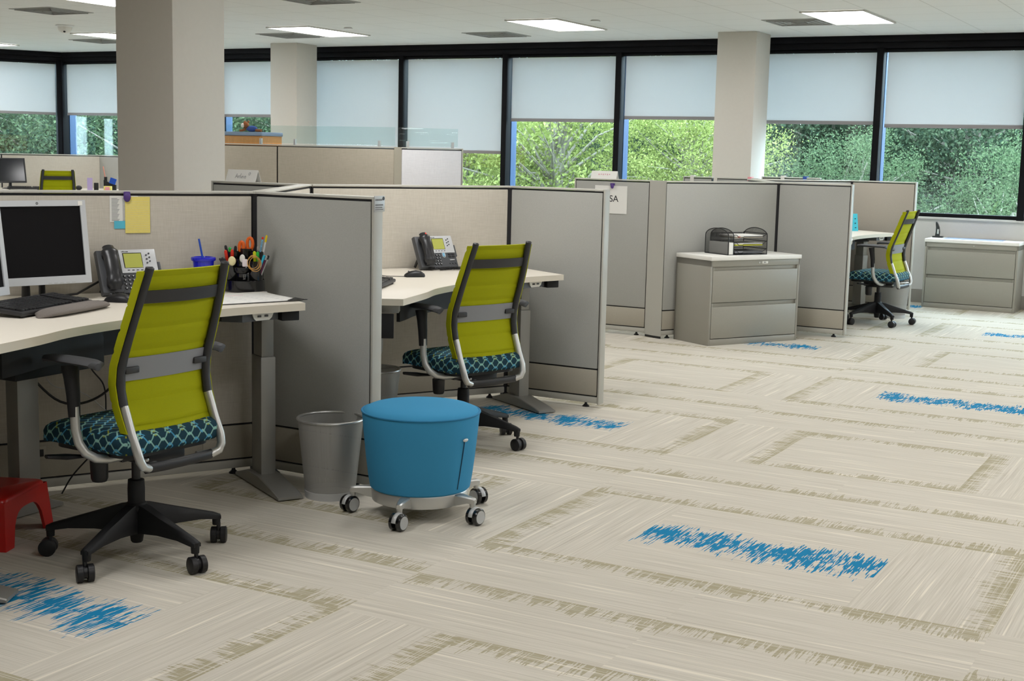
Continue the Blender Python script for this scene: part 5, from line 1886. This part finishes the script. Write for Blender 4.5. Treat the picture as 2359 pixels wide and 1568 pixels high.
p = thing('white_binder', 'white folder standing in the left slot of the letter tray', 'folder', q, R(30))
mb = MB(); mb.bb(0, 0.042, -0.012, 0.25, 0, 0.098, 0.002); mb.build('cover', 'paper', p)

# ------------------------------------------------------------------ things on the right file cabinet and far desk
CB2 = Matrix.Translation((4.682, 14.319, 0.732)) @ Matrix.Rotation(R(-30), 4, 'Z')
q = CB2 @ Vector((0.06, 0.30, 0))
t = thing('stapler', 'black stapler standing upright on the right file cabinet below the window', 'stapler', q, R(-30))
mb = MB(); mb.bb(-0.05, 0.06, -0.03, 0.03, 0, 0.016, 0.004); mb.build('base', 'black', t)
mb = MB(); mb.rings([[(x + w, y, z) for w, y in ((-a, -0.015), (a, -0.015), (a, 0.015), (-a, 0.015))] for x, z, a in ((0.0, 0.012, 0.024), (0.004, 0.06, 0.022), (0.0, 0.11, 0.018), (-0.012, 0.15, 0.012), (-0.018, 0.168, 0.005))]); mb.build('arm', 'blackgloss', t)
mb = MB(); mb.bb(-0.004, 0.016, -0.017, -0.012, 0.04, 0.09, 0.002); mb.build('magazine', 'silver', t)
q = CB2 @ Vector((0.16, 0.10, 0))
tag(MB().bb(0, 0.60, 0, 0.27, 0.0, 0.004, 0.001).build('desk_mat', 'bluegrey', None, 35, q, R(-30)), 'flat blue-grey mat lying on the right file cabinet', 'desk mat')
t = thing('standing_card', 'turquoise folded card standing on the far right desk', 'card', (3.70, 13.72, HD3), R(20))
mb = MB(); mb.rings([[(x, -0.03, 0), (x, 0.0, 0.175), (x, 0.03, 0), (x, 0.0285, 0), (x, 0, 0.171), (x, -0.0285, 0)] for x in (-0.055, 0.085)]); mb.build('card', 'teal', t, 20)
mb = MB()
for k in range(3):
    mb.bb(0.045, 0.06, -0.0305 + k * 0.0075 + 0.002, -0.0295 + k * 0.0075 + 0.001, 0.03 + k * 0.045, 0.038 + k * 0.045)
mb.build('writing', 'ink', t)

# ------------------------------------------------------------------ far left desk things
t = thing('writing_desk', 'far desk at the upper left carrying the dark monitor and lilac card', 'desk', (-6.6, 18.55, 0), R(30))
mb = MB(); mb.bb(-0.8, 1.55, -0.75, 0.20, 0.87, 0.90, 0.004); mb.build('worktop', 'laminate', t)
for lx in (-0.7, 1.42):
    mb = MB(); mb.bb(lx - 0.04, lx + 0.04, -0.6, 0.05, 0.0, 0.87, 0.004); mb.build('leg', 'legmetal', t)
keyboard((-6.13, 18.08, 0.90), R(20), 'dark keyboard sliver on the far desk beside the far monitor', 0.42, 0.14)
for m, lab, pos, sz in (('lilac', 'lilac card standing on the far desk right of the far chair', (-5.37, 18.45, 0.90), (0.07, 0.004, 0.165)),):
    mb = MB(); mb.bb(-sz[0] / 2, sz[0] / 2, -sz[1] / 2, sz[1] / 2, 0, sz[2]); mb.bb(-0.03, 0.03, 0, 0.05, 0, 0.004)
    tag(mb.build('standing_card', m, None, 35, pos, R(5)), lab, 'card')
tag(MB().bb(-0.03, 0.03, -0.025, 0.025, 0, 0.10, 0.006).build('tape_dispenser', 'black', None, 35, (-5.30, 18.50, 0.90), R(15)), 'small black box on the far desk beside the lilac card', 'box')
tag(MB().sphere((0, 0, 0.03), 0.032, (1.4, 0.8, 1.0), 12).build('computer_mouse', 'black', None, 35, (-5.50, 18.38, 0.90)), 'small black mouse on the far desk left of the lilac card', 'computer mouse', 'black computer mice')
t = thing('pen_holder', 'black stepped pen holder on the far desk left of the near column', 'pen holder', (-5.16, 18.60, 0.90), R(10))
mb = MB(); mb.rings([[(x, -0.05, 0), (x, 0.05, 0), (x, 0.05, z), (x, -0.05, z)] for x, z in ((-0.06, 0.14), (0.0, 0.11), (0.10, 0.07))]); mb.build('holder', 'black', t)
mb = MB(); mb.bb(-0.055, -0.015, -0.035, 0.005, 0.12, 0.18, 0.003); mb.build('pen_cup', 'black', t)
mb = MB(); mb.tube([(-0.03, -0.01, 0.10), (-0.07, 0.0, 0.32)], 0.008, 8)
tag(mb.build('pencil', 'salmon', None, 35, (-5.16, 18.60, 0.90)), 'salmon pencil sticking up from the far pen holder', 'pencil')
mb = MB(); mb.box((0, 0, 0.04), (0.085, 0.004, 0.08), Matrix.Rotation(R(18), 4, 'Y'))
tag(mb.build('sticky_note', 'straw', None, 35, (-5.085, 18.54, 0.985)), 'blue sticky note tilted on the far pen holder', 'sticky note')
mb = MB(); mb.bb(-0.05, 0.05, -0.03, 0.03, 0, 0.06, 0.004)
t = tag(mb.build('note_pad', 'yellow', None, 35, (-5.12, 18.42, 0.90)), 'yellow note pad block in front of the far pen holder', 'note pad')
mb = MB(); mb.bb(-0.03, 0.03, -0.0315, -0.0300, 0.0, 0.05); mb.build('pink_note', 'pinkpad', t)


# ------------------------------------------------------------------ trees outside
def leaf_mesh(name, m, n_cl, n_leaf, rx, ry, rz, sig, ls, seed):
    r = np.random.default_rng(seed)
    d = r.normal(size=(n_cl, 3)); d /= np.linalg.norm(d, axis=1)[:, None]
    cl = d * (r.random((n_cl, 1)) ** 0.4) * np.array([rx, ry, rz])
    c = np.repeat(cl, n_leaf, 0) + r.normal(size=(n_cl * n_leaf, 3)) * sig
    N = len(c)
    a = r.normal(size=(N, 3)); a /= np.linalg.norm(a, axis=1)[:, None]
    b = np.cross(a, r.normal(size=(N, 3))); b /= np.linalg.norm(b, axis=1)[:, None]
    s = ls * (0.7 + 0.6 * r.random((N, 1)))
    v = np.stack([c - a * s, c - b * s * 0.5, c + a * s, c + b * s * 0.5], 1).reshape(-1, 3)
    me = bpy.data.meshes.new(name)
    me.vertices.add(N * 4); me.vertices.foreach_set('co', v.ravel())
    me.loops.add(N * 4); me.loops.foreach_set('vertex_index', np.arange(N * 4))
    me.polygons.add(N); me.polygons.foreach_set('loop_start', np.arange(N) * 4)
    me.update(calc_edges=True)
    me.materials.append(M[m])
    return me, cl


def trunk_mesh(name, cl, z0, seed, r0=0.16, nb=60):
    r = random.Random(seed)
    mb = MB()
    top = (0.2, 0.1, 0.9)
    mb.tube([(0, 0, z0), (0.05, 0, z0 * 0.5), (0.0, 0.05, -1.0), (0.1, 0.0, 0.2), top], [r0 * 1.5, r0 * 1.1, r0, r0 * 0.7, r0 * 0.3], 10)
    idx = list(range(len(cl)))
    r.shuffle(idx)
    for i in idx[:nb]:
        e = cl[i]
        s = Vector((0.03, 0.02, min(0.3, max(-1.6, e[2] * 0.5 - 0.8))))
        e = Vector(e.tolist())
        mid = (s + e) / 2 + Vector((r.uniform(-.25, .25), r.uniform(-.25, .25), r.uniform(0, .3)))
        mb.tube([s, mid, e], [0.035, 0.020, 0.007], 6)
    ob = mb.build(name, 'trunk')
    me = ob.data
    bpy.data.objects.remove(ob)
    return me


kinds = {}
for key, m, ncl, nl, rx, ry, rz, sg, ls in (('A', 'leafA', 190, 190, 2.6, 2.0, 2.2, 0.19, 0.034), ('B', 'leafB', 250, 200, 2.6, 2.0, 2.4, 0.20, 0.033), ('C', 'leafC', 260, 210, 2.8, 2.0, 2.6, 0.22, 0.036)):
    fm, cl = leaf_mesh('foliage', m, ncl, nl, rx, ry, rz, sg, ls, ord(key))
    kinds[key] = (fm, trunk_mesh('trunk', cl, -9.0, key))
tl = [('A', 6.0, 5.0, 1.5, 1.0, 'bright yellow-green tree outside the window two bays left of the right column'),
      ('A', 8.4, 5.2, 1.5, 0.62, 'yellow-green tree with pale branches outside, just left of the right column'),
      ('A', 3.4, 6.2, 1.1, 1.0, 'yellow-green tree outside, seen below the low blinds'),
      ('C', 7.9, 8.6, 1.5, 1.0, 'dark teal-green tree outside behind the branches left of the right column'),
      ('C', 9.4, 9.4, 1.7, 1.0, 'green tree outside just right of the right column'),
      ('B', 11.15, 4.6, 0.75, 0.52, 'small light green tree outside, left of the rightmost mullion'),
      ('C', 11.9, 9.0, 1.6, 1.0, 'tall dark green tree outside the rightmost window'),
      ('B', 13.2, 5.6, 0.2, 0.7, 'green tree outside near the right edge, low in the window'),
      ('C', 14.4, 10.5, 1.6, 1.0, 'dark green tree outside at the right edge of the photo'),
      ('C', -1.0, 7.5, 1.4, 1.0, 'dense green tree outside above the wood cabinet'),
      ('B', 1.0, 9.5, 1.4, 1.0, 'green tree outside behind the middle column'),
      ('C', 4.4, 10.5, 1.3, 1.0, 'dark tree outside behind the bright yellow-green one')]
# (wall frame: x from the corner, y outwards)
for k, x, y, z, sc, lab in tl:
    p = C_CORNER + UA * x + UN * y
    t = thing('tree', lab, 'tree', (p.x, p.y, z), random.uniform(0, 6.28), 'trees outside the windows')
    for nm, me in zip(('foliage', 'trunk'), kinds[k]):
        ob = bpy.data.objects.new(nm, me)
        COL.objects.link(ob)
        ob.parent = t
    t.scale = (sc, sc, sc)
# far rows of darker crowns closing the view
far = [(C_CORNER + UA * (-14 + i * 3.3) + UN * (14.5 + (i % 2) * 1.8)) for i in range(11)]
far += [V2(q) for q in ((-14.5, 30.0), (-12.0, 35.0), (-9.0, 33.0), (-15.0, 25.5))]
for i, p in enumerate(far):
    t = thing('tree', 'dark tree crown in the far row outside, deep behind the nearer trees', 'tree', (p.x, p.y, 1.3), random.uniform(0, 6.28), 'far row of dark trees outside')
    for nm, me in zip(('foliage', 'trunk'), kinds['C' if i % 3 else 'B']):
        ob = bpy.data.objects.new(nm, me)
        COL.objects.link(ob)
        ob.parent = t
    t.scale = (1.25, 1.2, 1.5)
for (x, y), k, lab in (((-10.6, 24.8), 'B', 'green tree outside the left wall window at the left edge'), ((-8.6, 27.4), 'C', 'dark tree outside just left of the corner of the window walls'), ((-6.2, 26.8), 'B', 'green tree outside just right of the corner of the window walls')):
    t = thing('tree', lab, 'tree', (x, y, 1.3), random.uniform(0, 6.28), 'trees outside the windows')
    for nm, me in zip(('foliage', 'trunk'), kinds[k]):
        ob = bpy.data.objects.new(nm, me)
        COL.objects.link(ob)
        ob.parent = t
    t.scale = (1.1, 1.1, 1.1)
mb = MB()
mb.bb(-60, 60, -20, 80, -8.2, -8.0)
struct(mb.build('ground', 'dark_tile', None, 35, (0, 0, 0), WROT))
bpy.context.view_layer.update()
